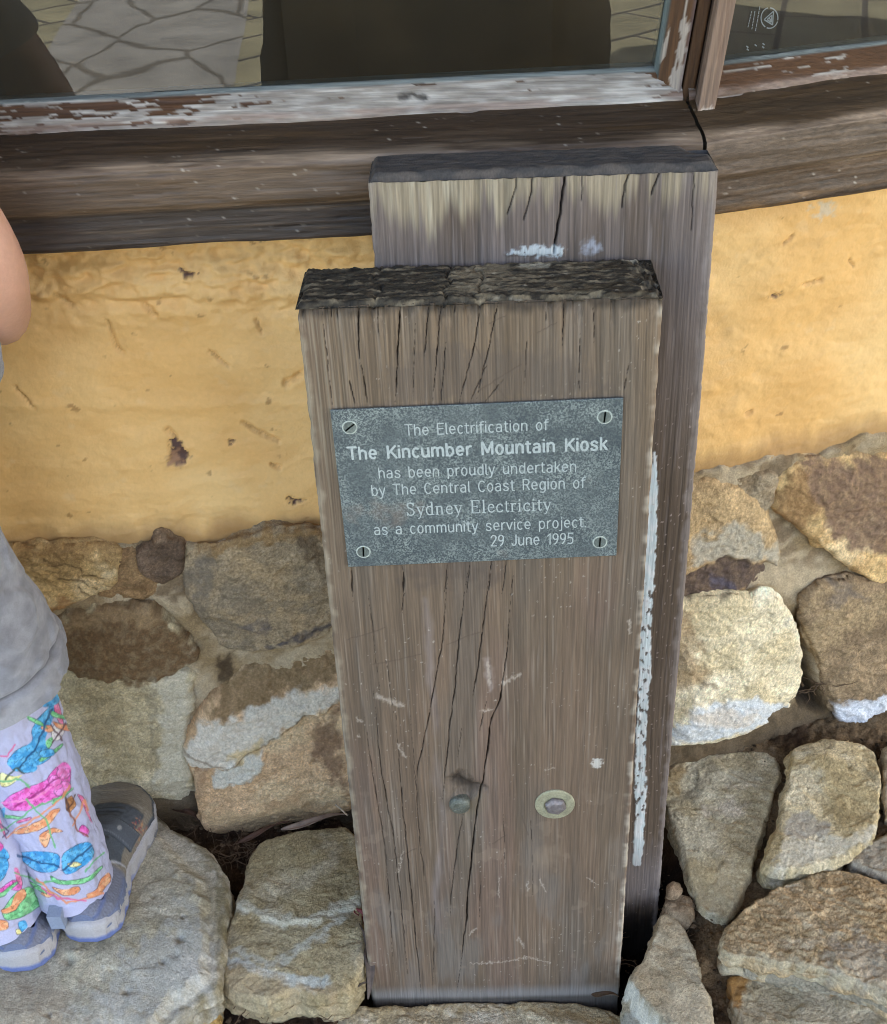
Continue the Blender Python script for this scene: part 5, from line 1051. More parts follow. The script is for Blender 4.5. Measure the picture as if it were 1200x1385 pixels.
for _ in range(2600):
    x, y = rg.uniform(-.35, .62), rg.uniform(-.06, .24)
    z = float(dirt_z(np.array(x), np.array(y)))+.004; r = .0012+.0035*rg.rand()**3
    gm.add([(x+r*v[0]*rg.uniform(.6, 1.3), y+r*v[1]*rg.uniform(.6, 1.3), z+r*v[2]*.8) for v in ico], icf); cc += [C(*(np.array([118, 100, 80])*rg.uniform(.55, 1.25)))]*7
setp(mk('grit', gm.V, gm.F, M_DIRT, None, np.array(cc), smooth=False), kind='stuff')
rr = random.Random(4); mb = MB()
for (cx, cy, sp, nn, zz_) in ((318, 1152, 26, 46, .05), (255, 1110, 22, 22, .06), (395, 1352, 60, 22, .025), (345, 1352, 30, 10, .03), (1000, 1262, 20, 14, .05), (915, 1262, 20, 10, .05), (1100, 930, 14, 14, .2), (835, 1300, 12, 12, .02)):
    for _ in range(nn):
        x, y = cx+rr.uniform(-sp, sp), cy+rr.uniform(-sp*.5, sp*.5)
        p = hit(x, y, UPN, (0, 0, zz_)) if zz_ < .15 else hit(x, y, NR, KC+NR*.05); a = rr.uniform(0, 6.28); L = rr.uniform(.012, .05); pts = []
        for i in range(6):
            pts.append(p.copy()); a += rr.uniform(-.6, .6); p = p+np.array([math.cos(a), math.sin(a), rr.uniform(-.35, .35)])*L/6
        tube(mb, pts, rr.uniform(.0003, .0008), .0003, 5)
ro = mb.build('root_fibres', plain('root', C(112, 92, 72), rough=.9, mott=((80, .4),), bump=()), None, True, loc=(0, 0, 0)); setp(ro, kind='stuff')
tw_ = MB(); tube(tw_, [gz_(454, 1088, .10), gz_(462, 1095, .098), gz_(470, 1103, .09)], .0012, .0008)
setp(tw_.build('twig', plain('pale_twig', C(176, 160, 138), rough=.8), None, True, loc=tuple(gz_(462, 1095, .098))), 'short pale twig leaning in the gap left of the post', 'twig')

# ================================================================== PEOPLE
def skin_body(name, J, E, mat_, parent, sub=2):
    """one continuous figure grown over a joint skeleton; J name -> (x, y, z, radius)"""
    names = list(J); me = bpy.data.meshes.new(name); o0 = root_loc(parent)
    me.from_pydata([tuple(np.array(J[k][:3])-o0) for k in names], [(names.index(a), names.index(b_)) for a, b_ in E], [])
    o = bpy.data.objects.new(name, me); COL.objects.link(o)
    sk = o.modifiers.new('skin', 'SKIN'); sk.use_smooth_shade = True; sk.branch_smoothing = .3
    for i, k in enumerate(names):
        r = J[k][3]; r = (r, r) if np.isscalar(r) else r
        me.skin_vertices[0].data[i].radius = r
    me.skin_vertices[0].data[0].use_root = True
    ss_ = o.modifiers.new('sub', 'SUBSURF'); ss_.levels = sub; ss_.render_levels = sub
    bpy.context.view_layer.update()
    m2 = bpy.data.meshes.new_from_object(o.evaluated_get(bpy.context.evaluated_depsgraph_get())); bpy.data.objects.remove(o); bpy.data.meshes.remove(me)
    m2.name = name; m2.polygons.foreach_set('use_smooth', np.ones(len(m2.polygons), bool)); m2.materials.clear(); m2.materials.append(mat_)
    o = bpy.data.objects.new(name, m2); COL.objects.link(o); o.parent = parent; return o
def hand(J, E, wrist, w, d, up, s, side):         # palm, four bent fingers of different length and a thumb
    d, up = np.array(d, float), np.array(up, float); d /= np.linalg.norm(d); lat = np.cross(d, up); lat /= np.linalg.norm(lat); up = np.cross(lat, d)
    W = np.array(J[wrist][:3]); pm = W+d*.045*s; k = wrist
    J[k+'p'] = (*pm, .019*s); E.append((wrist, k+'p'))
    for i, (off, L) in enumerate(((-.024, .058), (-.008, .066), (.008, .062), (.023, .048))):
        b_ = W+d*.075*s+lat*off*s; a1 = b_+(d*.8-up*.35)*L*.5*s; a2 = a1+(d*.35-up*.9)*L*.5*s
        for n_, q, r in ((f'{k}f{i}a', b_, .0088), (f'{k}f{i}b', a1, .0078), (f'{k}f{i}c', a2, .0066)): J[n_] = (*q, r*s)
        E += [(k+'p', f'{k}f{i}a'), (f'{k}f{i}a', f'{k}f{i}b'), (f'{k}f{i}b', f'{k}f{i}c')]
    t1 = W+d*.03*s+lat*side*.030*s; t2 = t1+(d*.6+lat*side*.5-up*.4)*.034*s
    J[k+'t1'] = (*t1, .0105*s); J[k+'t2'] = (*t2, .008*s); E += [(k+'p', k+'t1'), (k+'t1', k+'t2')]
def head_parts(J, E, neck, c, s):                 # skull, jaw, nose, brow and ears of the figure; faces +y
    c = np.array(c)
    for n_, off, r in (('skull', (0, -.012, .035), (.074, .088)), ('face', (0, .022, -.035), (.056, .060)), ('chin', (0, .052, -.082), .022), ('nose', (0, .098, -.022), .010), ('brow', (0, .062, .022), .034),
                       ('earl', (-.078, 0, -.01), .011), ('earr', (.078, 0, -.01), .011)):
        J[n_] = (*(c+np.array(off)*s), tuple(q*s for q in r) if isinstance(r, tuple) else r*s)
    E += [(neck, 'face'), ('face', 'skull'), ('face', 'chin'), ('skull', 'brow'), ('brow', 'nose'), ('skull', 'earl'), ('skull', 'earr')]
def face_bits(root, c, s, hair_col, long=.0):
    c = np.array(c)
    me_ = MB()
    for sx_ in (-1, 1):
        mb = MB(); mb.lathe([(.0, .0), (.008*s, .002*s), (.0115*s, .008*s), (.008*s, .015*s), (0, .017*s)], tuple(c+np.array([sx_*.031, .068, .0])*s), (0, 1, 0), 14); mb.build('eye', plain('eye', (.5, .5, .5), rough=.2, mott=(), bump=()), root, True)
    mb = MB(); V = []
    tube(mb, [c+np.array([x, .078-.9*x*x*10, -.058+.6*x*x*4])*s for x in np.linspace(-.024, .024, 9)], .0045*s, .0045*s, 8); mb.build('mouth', plain('lips', C(176, 104, 98), rough=.5, mott=(), bump=()), root, True)
    th, ph = np.meshgrid(np.linspace(0, 2*math.pi, 90, endpoint=False), np.linspace(0, 1, 50)); th, ph = th.ravel(), ph.ravel()
    back = .5-.5*np.sin(th); lim = (.62+.9*back+long*back)                      # hair ends higher in front
    el = ph*lim; x, y, z = np.sin(el)*np.cos(th), np.sin(el)*np.sin(th), np.cos(el)
    z = np.where(el > 1.5, np.cos(1.5)-(el-1.5)*1.1, z); rr_ = np.where(el > 1.5, 1., 1.)
    x = np.where(el > 1.5, np.sin(1.5)*np.cos(th), x); y = np.where(el > 1.5, np.sin(1.5)*np.sin(th), y)
    k = 1+.05*fbm(th*9, el*2, o=3)
    P = c+np.array([0, -.008, .036])*s+np.stack([x*.086*k, y*.102*k, z*.094*k], 1)*s
    mk('hair', P, gfaces(90, 50, closed=True), plain('hair', hair_col, rough=.5, mott=((200, .4),), bump=((300, .002),)), root)
def loft(name, C0, RX, RY, mat_, parent, na=150, col=None, disp=None, rot=None):
    C0, RX, RY = np.asarray(C0, float), np.asarray(RX, float), np.asarray(RY, float); nv = len(C0)
    A, I = np.meshgrid(np.linspace(0, 2*math.pi, na, endpoint=False), np.arange(nv)); A, I = A.ravel(), I.ravel()
    d = 0 if disp is None else disp(A, I)
    P = C0[I]+np.stack([np.cos(A)*(RX[I]+d), np.sin(A)*(RY[I]+d), np.zeros(len(A))], 1)
    if callable(col): col = col(A, I, P)
    return P, gfaces(na, nv, closed=True), col
def curve(keys, n):                               # keys: rows (t, values...)
    k = np.array(keys, float); t = np.linspace(k[0, 0], k[-1, 0], n); out = []
    for j in range(1, k.shape[1]):
        y = np.interp(t, k[:, 0], k[:, j]); w_ = max(1, n//14); pad = np.pad(y, w_, mode='edge'); pad[:w_] = 2*y[0]-y[1:w_+1][::-1]; pad[-w_:] = 2*y[-1]-y[-w_-1:-1][::-1]
        out.append(np.convolve(pad, np.ones(2*w_+1)/(2*w_+1), 'valid'))
    return t, np.stack(out, 1)

child = thing('person', (-.345, .04, .083), 'child in grey top, floral leggings and grey trainers standing on the pitted stone', 'person')
J = {'pelvis': (-.362, .05, .62, (.066, .055)), 'waist': (-.362, .048, .72, (.066, .055)), 'chest': (-.360, .045, .85, (.080, .060)), 'neckb': (-.360, .045, .945, .045), 'neck': (-.360, .05, .985, .031)}
E = [('pelvis', 'waist'), ('waist', 'chest'), ('chest', 'neckb'), ('neckb', 'neck')]
head_parts(J, E, 'neck', (-.360, .065, 1.075), .92)
for sd_, hx, kx, ax_, ky, ay in (('r', -.338, -.320, -.302, .058, .046), ('l', -.394, -.382, -.364, .042, .012)):
    J['hip'+sd_] = (hx, .05, .56, .044); J['knee'+sd_] = (kx, ky-.002, .35, .031); J['calf'+sd_] = (kx*.5+ax_*.5, (ky+ay)/2+.004, .25, .028); J['ankle'+sd_] = (ax_, ay, .145, .021); J['foot'+sd_] = (ax_-.004, ay+.10, .11, .022)
    E += [('pelvis', 'hip'+sd_), ('hip'+sd_, 'knee'+sd_), ('knee'+sd_, 'calf'+sd_), ('calf'+sd_, 'ankle'+sd_), ('ankle'+sd_, 'foot'+sd_)]
for sd_, sg_ in (('R', 1), ('L', -1)):
    cx = -.360
    if sg_ > 0: sh, el, fa, wr_ = (-.278, .035, .935), (-.229, .035, .808), (-.252, .085, .742), (-.292, .165, .72)
    else: sh, el, fa, wr_ = (-.448, .035, .925), (-.490, .035, .795), (-.468, .085, .742), (-.430, .165, .72)
    J['sh'+sd_] = (*sh, .037); J['el'+sd_] = (*el, .0315); J['fa'+sd_] = (*fa, .0285); J['wr'+sd_] = (*wr_, .019)
    E += [('chest', 'sh'+sd_), ('sh'+sd_, 'el'+sd_), ('el'+sd_, 'fa'+sd_), ('fa'+sd_, 'wr'+sd_)]
    hand(J, E, 'wr'+sd_, None, (-sg_*.5, .85, .1), (0, 0, 1), .68, -sg_)
skin_body('body', J, E, M_SKIN, child)
face_bits(child, (-.360, .065, 1.075), .92, (.10, .06, .03), .5)
# leggings: two printed tubes joined at the seat
zc7 = lambda p: zm(2.857, 0, 900, p)
BLU, MAG, ORA, GRN, YEW, PNK = (70, 158, 218), (232, 92, 184), (238, 158, 112), (112, 190, 128), (236, 226, 150), (226, 112, 160)
PR = [(BLU, [(20, 372), (60, 330), (128, 292), (118, 250), (150, 200), (208, 142), (216, 182), (190, 240), (172, 300), (206, 350), (168, 382), (120, 398), (62, 418)]),
      (MAG, [(0, 540), (40, 500), (110, 470), (180, 442), (196, 410), (250, 368), (276, 400), (270, 470), (230, 516), (180, 530), (120, 560), (50, 566)]),
      (ORA, [(36, 650), (100, 622), (168, 590), (196, 562), (240, 548), (202, 608), (150, 640), (90, 656)]), (ORA, [(150, 655), (205, 625), (250, 640), (225, 648), (200, 650), (178, 712), (154, 682)]),
      (BLU, [(58, 722), (150, 714), (236, 732), (228, 790), (190, 804), (140, 796), (96, 768)]), (BLU, [(236, 732), (296, 690), (352, 680), (366, 716), (350, 760), (296, 800), (240, 812)]),
      (YEW, [(256, 766), (290, 758), (322, 770), (300, 782), (262, 778)]), (GRN, [(190, 806), (240, 834), (330, 826), (395, 770), (400, 782), (340, 842), (250, 852), (200, 836)]),
      (ORA, [(196, 850), (250, 872), (300, 850), (314, 868), (280, 894), (230, 890)]), (ORA, [(330, 884), (372, 870), (384, 830), (420, 796), (436, 830), (404, 862), (390, 890), (340, 905)]),
      (PNK, [(296, 492), (326, 504), (350, 590), (362, 616), (340, 590), (318, 530)]), (PNK, [(206, 132), (226, 140), (240, 190), (250, 240), (236, 236), (214, 190)]), ((176, 120, 70), [(252, 520), (280, 500), (296, 540), (270, 572), (254, 556)]),
      (YEW, [(0, 410), (30, 420), (60, 430), (90, 424), (60, 452), (20, 470), (0, 466)]), (GRN, [(0, 574), (90, 584), (88, 592), (0, 590)]), (GRN, [(196, 528), (240, 500), (282, 470), (284, 482), (244, 512), (200, 542)]), ((230, 226, 236), [(196, 240), (226, 214), (252, 250), (230, 290), (200, 294)]),
      (GRN, [(150, 360), (200, 330), (246, 300), (246, 312), (206, 346), (160, 376)]), (BLU, [(0, -60), (60, -90), (120, -40), (90, 20), (30, 30)]), (MAG, [(150, -20), (200, -60), (230, 0), (190, 40)])]
for cx_, cy_, r_ in ((214, 446, 26), (246, 416, 26), (252, 470, 24), (226, 486, 20)): PR.append(((240, 120, 200), [(cx_+r_*math.cos(t), cy_+r_*math.sin(t)) for t in np.linspace(0, 6.28, 10)[:-1]]))
PR += [(BLU, [(150, 330), (206, 322), (214, 345), (180, 358), (150, 350)]), (BLU, [(60, 400), (100, 380), (150, 392), (140, 412), (90, 420)]), (GRN, [(170, 300), (200, 270), (206, 300), (184, 330)]), (MAG, [(300, 640), (320, 610), (350, 640), (330, 665)]), (ORA, [(150, 880), (190, 866), (214, 886), (190, 900)]), (BLU, [(0, 560), (20, 545), (16, 600), (0, 610)]), (GRN, [(100, 830), (150, 850), (190, 884), (160, 876), (110, 850)]), (PNK, [(60, 600), (120, 584), (124, 594), (70, 612)])]
PL = [(BLU, [(-30, 680), (0, 690), (44, 742), (0, 766), (-40, 760)]), (MAG, [(-20, 880), (46, 828), (86, 832), (80, 876), (40, 866), (0, 890)]), (GRN, [(0, 950), (56, 880), (108, 850), (158, 880), (176, 920), (104, 966), (24, 992)]),
      (ORA, [(-10, 980), (36, 988), (30, 1020), (-10, 1030)]), ((70, 120, 90), [(100, 810), (150, 790), (160, 850), (130, 860)]), (BLU, [(66, 990), (100, 980), (110, 1010), (84, 1040)]), (YEW, [(60, 1020), (80, 1020), (90, 1040), (64, 1044)]), (PNK, [(50, 780), (70, 780), (90, 850), (70, 850)])]
PL += [(c_, [(a-330, b_+60) for a, b_ in p_]) for c_, p_ in PR]
def legc(pat, off):
    def f(A, I, P):
        X, Y = proj(P); x = X+1.2*fbm(X*.05, Y*.05, o=2); y = Y+1.2*fbm(X*.05, Y*.05, np.full_like(X, 3.), 2)
        c = np.broadcast_to(C(192, 194, 226), (len(P), 3)).copy()
        for shift in (0, -640):                   # the print repeats up the leg
            for colr, pl in pat:
                q = zc7([(a, b_+shift) for a, b_ in pl]); i = near(x, y, q, 8)
                if not len(i): continue
                q = smooth_poly(q, 2); s_ = sdf(x[i], y[i], q); vein = np.abs(np.sin((x[i]*.55+y[i]*.8)*.42+2*fbm(x[i]*.08, y[i]*.08)))
                m_ = ss(-.5, .8, s_); cc = mix(np.broadcast_to(C(*colr), (len(i), 3)), C(*[min(255, v+48) for v in colr]), .8*ss(-.3, .4, fbm(x[i]*.12, y[i]*.12, np.full(len(i), 5.), 3)))
                cc = mix(cc, C(*[int(v*.62) for v in colr]), .75*ss(.22, .05, vein)); c[i] = mix(c[i], cc, m_)
                c[i] = mix(c[i], C(46, 44, 66), .6*(1-ss(.3, .9, np.abs(s_-.2)))*ss(-.5, .0, fbm(x[i]*.07, y[i]*.07, np.full(len(i), 9.))))
        for pl, colr in ((zc7([(0, 640), (120, 560), (250, 500)]), GRN), (zc7([(0, 350), (30, 350), (60, 300)]), PNK), (zc7([(60, 800), (160, 850), (220, 830)]), GRN), (zc7([(140, 830), (260, 920), (400, 880)]), ORA), (zc7([(280, 620), (330, 520), (340, 560)]), ORA), (zc7([(30, 660), (120, 600), (210, 540), (270, 470)]), ORA), (zc7([(60, 545), (150, 490), (230, 430)]), (160, 40, 120)), (zc7([(10, 530), (120, 520), (200, 470)]), (250, 150, 210)), (zc7([(70, 400), (130, 330), (200, 170)]), (30, 80, 130)), (zc7([(70, 735), (150, 760), (228, 775)]), (30, 80, 130)), (zc7([(360, 700), (300, 740), (240, 790)]), (30, 80, 130)), (zc7([(20, 440), (60, 400), (90, 420)]), (70, 90, 80)),
                         (zc7([(0, 610), (30, 640), (10, 660)]), (90, 80, 120)), (zc7([(120, 470), (60, 440), (0, 450)]), GRN), (zc7([(100, 520), (180, 600), (210, 700)]), GRN), (zc7([(330, 800), (380, 740), (400, 720)]), GRN), (zc7([(160, 860), (220, 900), (330, 910)]), PNK), (zc7([(270, 560), (300, 640), (340, 660)]), (150, 90, 60)), (zc7([(250, 510), (270, 560)]), (90, 60, 50)), (zc7([(290, 500), (262, 560)]), (90, 60, 50)), (zc7([(200, 230), (240, 290)]), (90, 60, 70)), (zc7([(250, 230), (200, 300)]), (90, 60, 70))):
            c = mix(c, C(*colr), .9*lmask(x, y, pl, 1.3, .7, 2))
        return c
    return f
VS, FS, CS = [], [], []; nb = 0
for (x3, y3, sgn, pat) in (((-.338, -.320, -.303), (.052, .058, .046), 1, PR), ((-.394, -.382, -.366), (.05, .042, .012), -1, PL)):
    t, q = curve([(0, x3[2]-.001, y3[2], .134, .0365, .042), (.18, x3[2]-.003, y3[2]+.002, .19, .0375, .043), (.5, x3[1], y3[1], .32, .0415, .046), (.75, (x3[0]+x3[1])/2, .055, .43, .046, .052), (1, x3[0]-.012, .05, .53, .046, .055)], 430)
    def dsp(A, I, q=q, sgn=sgn):
        z = q[I, 2]; fold = .0035*np.abs(fbm(np.cos(A)*1.6+sgn, np.sin(A)*1.6, z*34+A*.6, 3))+.0022*fbm(np.cos(A)*3, np.sin(A)*3, z*16, 3)
        return fold*ss(.62, .25, z)*1.0*ss(.130, .165, z)+.0006*fbm(A*3, z*40, o=2)+.0025*ss(.145, .134, z)-.0012*np.exp(-((z-.148)/.0018)**2)
    P, F, c = loft('leggings', q[:, :3], q[:, 3], q[:, 4], None, None, 400, legc(pat, sgn), dsp)
    VS.append(P); FS.append(F+nb); CS.append(c); nb += len(P)
mk('leggings', np.vstack(VS), np.vstack(FS), M_CLOTH, child, np.vstack(CS))
# grey marl top
t, q = curve([(0, -.364, .045, .412, .110, .098), (.08, -.365, .046, .445, .108, .096), (.22, -.366, .048, .52, .085, .086), (.34, -.366, .05, .59, .074, .082), (.44, -.364, .048, .65, .076, .082), (.50, -.362, .048, .69, .100, .084), (.55, -.361, .046, .715, .136, .084), (.60, -.361, .046, .735, .128, .084), (.66, -.361, .046, .78, .098, .084), (.78, -.360, .045, .85, .094, .080), (.88, -.36, .045, .925, .088, .068), (.95, -.36, .045, .958, .052, .048), (1, -.36, .046, .972, .042, .042)], 280)
def tsp(A, I):
    z = q[I, 2]; f = .0045*fbm(np.cos(A)*1.0, np.sin(A)*1.0, z*8+np.sin(A)*1.6, 2)-.0045*ss(.0, .35, 1-np.abs(fbm(np.cos(A)*1.3, np.sin(A)*1.3, z*15+np.cos(A)*2.2, 2))*3.2)*.6+.0004*fbm(A*60, z*300, o=2)
    return f*ss(.98, .8, z)-.0042*np.exp(-((z-.437)/.0022)**2)-.0010*np.exp(-((z-.434)/.001)**2)+.0015*ss(.437, .43, z)
def tcl(A, I, P):
    z = q[I, 2]; c = mix(np.broadcast_to(C(142, 144, 152), (len(P), 3)), C(162, 164, 172), ss(-.4, .4, fbm(P[:, 0]*30, P[:, 1]*30, P[:, 2]*60, 4)))
    c = mix(c, C(84, 84, 92), .85*np.exp(-((z-.4372)/.0014)**2)); st_ = (np.sin(A*190) > 0)*np.exp(-((z-.441)/.0009)**2); return mix(c, C(120, 118, 126), .6*st_)
P, F, c = loft('top', q[:, :3], q[:, 3], q[:, 4], None, None, 220, tcl, tsp)
top = mk('top', P, F, M_JERSEY, child, c)
J2 = {'a': (-.33, .045, .90, .046), 'b': (-.284, .036, .925, .045), 'c': (-.270, .036, .902, .043), 'd': (-.264, .036, .888, .042)}
sl = skin_body('sleeve', J2, [('a', 'b'), ('b', 'c'), ('c', 'd')], M_JERSEY, child)
J2 = {'a': (-.39, .045, .90, .046), 'b': (-.448, .036, .918, .045), 'c': (-.464, .036, .872, .043), 'd': (-.473, .036, .845, .042)}
sr = skin_body('sleeve', J2, [('a', 'b'), ('b', 'c'), ('c', 'd')], M_JERSEY, child)
for o in (sl, sr):
    a = o.data.color_attributes.new('Col', 'FLOAT_COLOR', 'POINT'); a.data.foreach_set('color', np.tile(np.append(C(152, 154, 162), 1), len(o.data.vertices)).astype(np.float32)); o.parent = top

def trainer(heel, toe, zg, wd, flip=1, tab=True):
    heel, toe = np.array([*heel, zg]), np.array([*toe, zg]); ax = toe-heel; L = np.linalg.norm(ax); ax /= L; la = np.array([ax[1], -ax[0], 0.])*flip   # la: outer side
    hw = lambda t: wd*np.interp(t, [0, .03, .10, .22, .40, .58, .72, .84, .93, .98, 1], [.10, .25, .36, .39, .38, .44, .49, .47, .36, .20, .06])
    cen = lambda t: .008*np.interp(t, [0, .4, .72, 1], [0, -.4, .5, -.6])
    # sole
    tt = np.concatenate([np.linspace(0, .1, 22), np.linspace(.1, .9, 90)[1:], np.linspace(.9, 1, 22)[1:]]); out = np.concatenate([np.stack([tt, cen(tt)+hw(tt)], 1), np.stack([tt, cen(tt)-hw(tt)], 1)[::-1][1:-1]]); n = len(out)
    V, cc = [], []; lev = [(0, .90), (.003, .96), (.009, 1.0), (.012, .985), (.018, 1.02), (.026, 1.05), (.031, 1.03), (.032, .9)]
    sc_ = np.sin(np.arange(n)*.55)
    for z, k in lev:
        zup = .010*np.clip((out[:, 0]-.8)/.2, 0, 1)**1.5+.006*np.clip((.12-out[:, 0])/.12, 0, 1)
        w_ = out[:, 1]*k+np.sign(out[:, 1])*.0012*np.sign(sc_)*((z > .003) & (z < .02)); tq = .5+(out[:, 0]-.5)*(1+(k-1)*.45)
        zz_ = z*(1+.12*np.clip((.2-out[:, 0])/.2, 0, 1))+zup
        V.append(heel+np.outer(tq*L, ax)+np.outer(w_, la)+np.outer(zz_, [0, 0, 1.])); cl = np.broadcast_to(C(188, 186, 190), (n, 3))
        if z <= .011: cl = mix(cl, C(112, 128, 186), ss(.62, .3, out[:, 0])); cl = mix(cl, C(96, 98, 106), ss(.5, .7, out[:, 0])*.8)
        cc.append(cl)
    V.append(np.repeat((heel+ax*L*.5+[0, 0, .032])[None], n, 0)); cc.append(np.broadcast_to(C(80, 80, 84), (n, 3)))
    sh_ = thing('trainer', heel, None, None); sh_.parent = child; sh_.location = Vector(heel)-child.location
    for k in ('label', 'category'):
        if k in sh_: del sh_[k]
    def mks(nm, Vv, Ff, m, c, par=None):
        o = mk(nm, np.asarray(Vv)-heel, Ff, m, None, c); o.parent = par or sh_; return o
    mks('sole', np.vstack(V), gfaces(n, len(V), closed=True), M_SHOE, np.vstack(cc))
    # upper
    nt_, na_ = 170, 90; T, A = np.meshgrid(np.linspace(.012, .985, nt_), np.linspace(0, math.pi, na_)); T, A = T.ravel(), A.ravel()
    Hh = np.interp(T, [0, .05, .12, .25, .34, .45, .6, .75, .88, .96, 1], [.050, .062, .066, .060, .064, .062, .050, .040, .034, .024, .010]); Hh = Hh*np.interp(T, [0, .35, .5, 1], [.46, .52, .76, .90])
    ex = np.interp(T, [0, .3, .7, 1], [.45, .55, .75, .8])
    cw = np.sign(np.cos(A))*np.abs(np.cos(A))**ex; cz = np.sin(A)**.85
    w0 = hw(T)*.985; nar = 1-.22*ss(.3, .9, cz)*ss(.75, .45, T)
    y_ = cen(T)+cw*w0*nar; z_ = .026+cz*Hh
    a_n = A/math.pi                               # 0 outer side, 1 inner side
    tongue = (np.abs(a_n-.5) < .20) & (T > .36) & (T < .66)
    mesh_ = np.broadcast_to(C(140, 132, 120), (len(T), 3)); dots = np.sin(T*L*3600)*np.sin(A*wd*2300); c = mesh_*(1+.22*dots)[:, None]
    slate = C(84, 90, 98); skylit_blue = C(118, 128, 158)  # sky light falling on the heel is put into its bluish colour
    z_ = z_.copy(); rise = np.zeros(len(T))
    def panel(m_, colr, up=.0012):
        nonlocal c, rise
        c = mix(c, colr, m_); rise = rise+up*m_
    panel(ss(.86, .885, T+.06*(1-np.abs(a_n-.5)*2)*-1+.05*ss(.5, .1, a_n)), slate); panel(ss(.30, .26, cz)*ss(.62, .66, T)*ss(.5, .45, a_n), slate)
    panel(ss(.33, .35, T)*ss(.72, .69, T+.1*np.abs(a_n-.5))*ss(.34, .31, np.abs(a_n-.48)), slate, .0014)
    for lc in (.44, .50, .56, .62): c = mix(c, C(58, 58, 60), .9*np.exp(-((T-lc)/.008)**2)*ss(.15, .13, np.abs(a_n-.5))); rise += .0012*np.exp(-((T-lc-.02)/.012)**2)*ss(.15, .13, np.abs(a_n-.5))
    panel(ss(.34, .30, T), C(126, 130, 148), .0004); c = np.where((T < .3)[:, None], c*(1+.18*dots)[:, None], c)
    panel(ss(.42, .38, np.abs(cz-.0))*ss(.30, .28, T)*1., skylit_blue, .0014); panel(np.exp(-((cz-.70-.25*(T/.3))/.07)**2)*ss(.33, .30, T), C(104, 116, 156), .0014)  # heel panels carry the same painted sky tint
    c = mix(c, C(190, 192, 200), .9*np.exp(-((T-.315-.05*np.cos(A)**2)/.006)**2)); c = mix(c, C(190, 176, 150), .35*np.exp(-((T-.845-.03*np.sin(A*3))/.006)**2))
    c = mix(c, C(150, 70, 80), .7*ss(.2, .5, fbm(T*60, A*9, o=3))*ss(.50, .53, T)*ss(.66, .62, T)*ss(.24, .2, a_n)*ss(.03, .06, a_n)); c = mix(c, C(206, 150, 110), .7*ss(.2, .5, fbm(T*60+9, A*9, o=3))*ss(.50, .53, T)*ss(.66, .62, T)*ss(.24, .2, a_n)*ss(.03, .06, a_n))
    col_open = ss(.09, .12, T)*ss(.36, .33, T)*ss(.80, .92, cz); c = mix(c, C(40, 42, 56), col_open); z_ -= .012*col_open
    rise += .0006*fbm(T*40, A*8, o=3)
    P = heel+np.outer(T*L, ax)+np.outer(y_+np.cos(A)*rise, la)+np.outer(z_+np.sin(A)*rise, [0, 0, 1.])
    # heel and toe caps close the shell
    F = gfaces(nt_, na_); up_ = mks('upper', P, F, M_SHOE, c)
    for ti in (0, nt_-1):
        ring = P.reshape(na_, nt_, 3)[:, ti]; cp = ring.mean(0)*.5+(ring[0]+ring[-1])*.25; V = np.vstack([ring, cp[None]]); Fc = [(i, i+1, na_) for i in range(na_-1)]
        mks('heel_counter' if ti == 0 else 'toe_cap', V, Fc, M_SHOE, np.broadcast_to(skylit_blue if ti == 0 else slate, (na_+1, 3)), up_)
    # strap
    s_, a2 = np.meshgrid(np.linspace(0, 1, 22), np.linspace(.10*math.pi, .72*math.pi, 50)); s_, a2 = s_.ravel(), a2.ravel(); ts = .455+.115*s_+.05*(a2/math.pi-.4)
    hh = np.interp(ts, [0, .05, .12, .25, .34, .45, .6, .75], [.050, .062, .066, .060, .064, .062,   .050, .040])*np.interp(ts, [0, .35, .5, 1], [.46, .52, .76, .90])+.0034*np.minimum(1, np.minimum(s_, 1-s_)*12); exs = np.interp(ts, [0, .3, .7, 1], [.45, .55, .75, .8])
    cws = np.sign(np.cos(a2))*np.abs(np.cos(a2))**exs; czs = np.sin(a2)**.85; nars = 1-.22*ss(.3, .9, czs)*ss(.75, .45, ts); ed_ = np.minimum(s_, 1-s_); ce = mix(np.broadcast_to(C(92, 98, 108), (len(ts), 3)), C(120, 124, 132), np.exp(-((ed_-.10)/.03)**2)*(np.sin(a2*70) > 0))
    star = ss(.16, .10, np.hypot((s_-.5)*1.0, (a2-.30*math.pi)*1.6)); ce = mix(ce, C(176, 178, 180), star*.8)
    P = heel+np.outer(ts*L, ax)+np.outer(cen(ts)+cws*(hw(ts)*.985*nars+.0036), la)+np.outer(.026+czs*hh, [0, 0, 1.]); st2 = mks('strap', P, gfaces(22, 50), M_SHOE, ce, up_); sm = st2.modifiers.new('thick', 'SOLIDIFY'); sm.thickness = .003
    if tab:
        mb = MB(); b0 = heel+ax*(-.001)+la*(-.016)+[0, 0, .040]; mb.prism([b0-ax*.004, b0-ax*.007+[0, 0, .022], b0+ax*.006+[0, 0, .024], b0+ax*.006], -la*.014)
        mks('pull_tab', mb.V, mb.F, M_SHOE, C(150, 162, 186), up_).data.polygons.foreach_set('use_smooth', [False]*len(mb.F))
    return sh_
trainer((-.2860, .002), (-.2925, .205), .083, .084, 1)
trainer((-.345, -.030), (-.372, .165), .081, .082, 1, False)

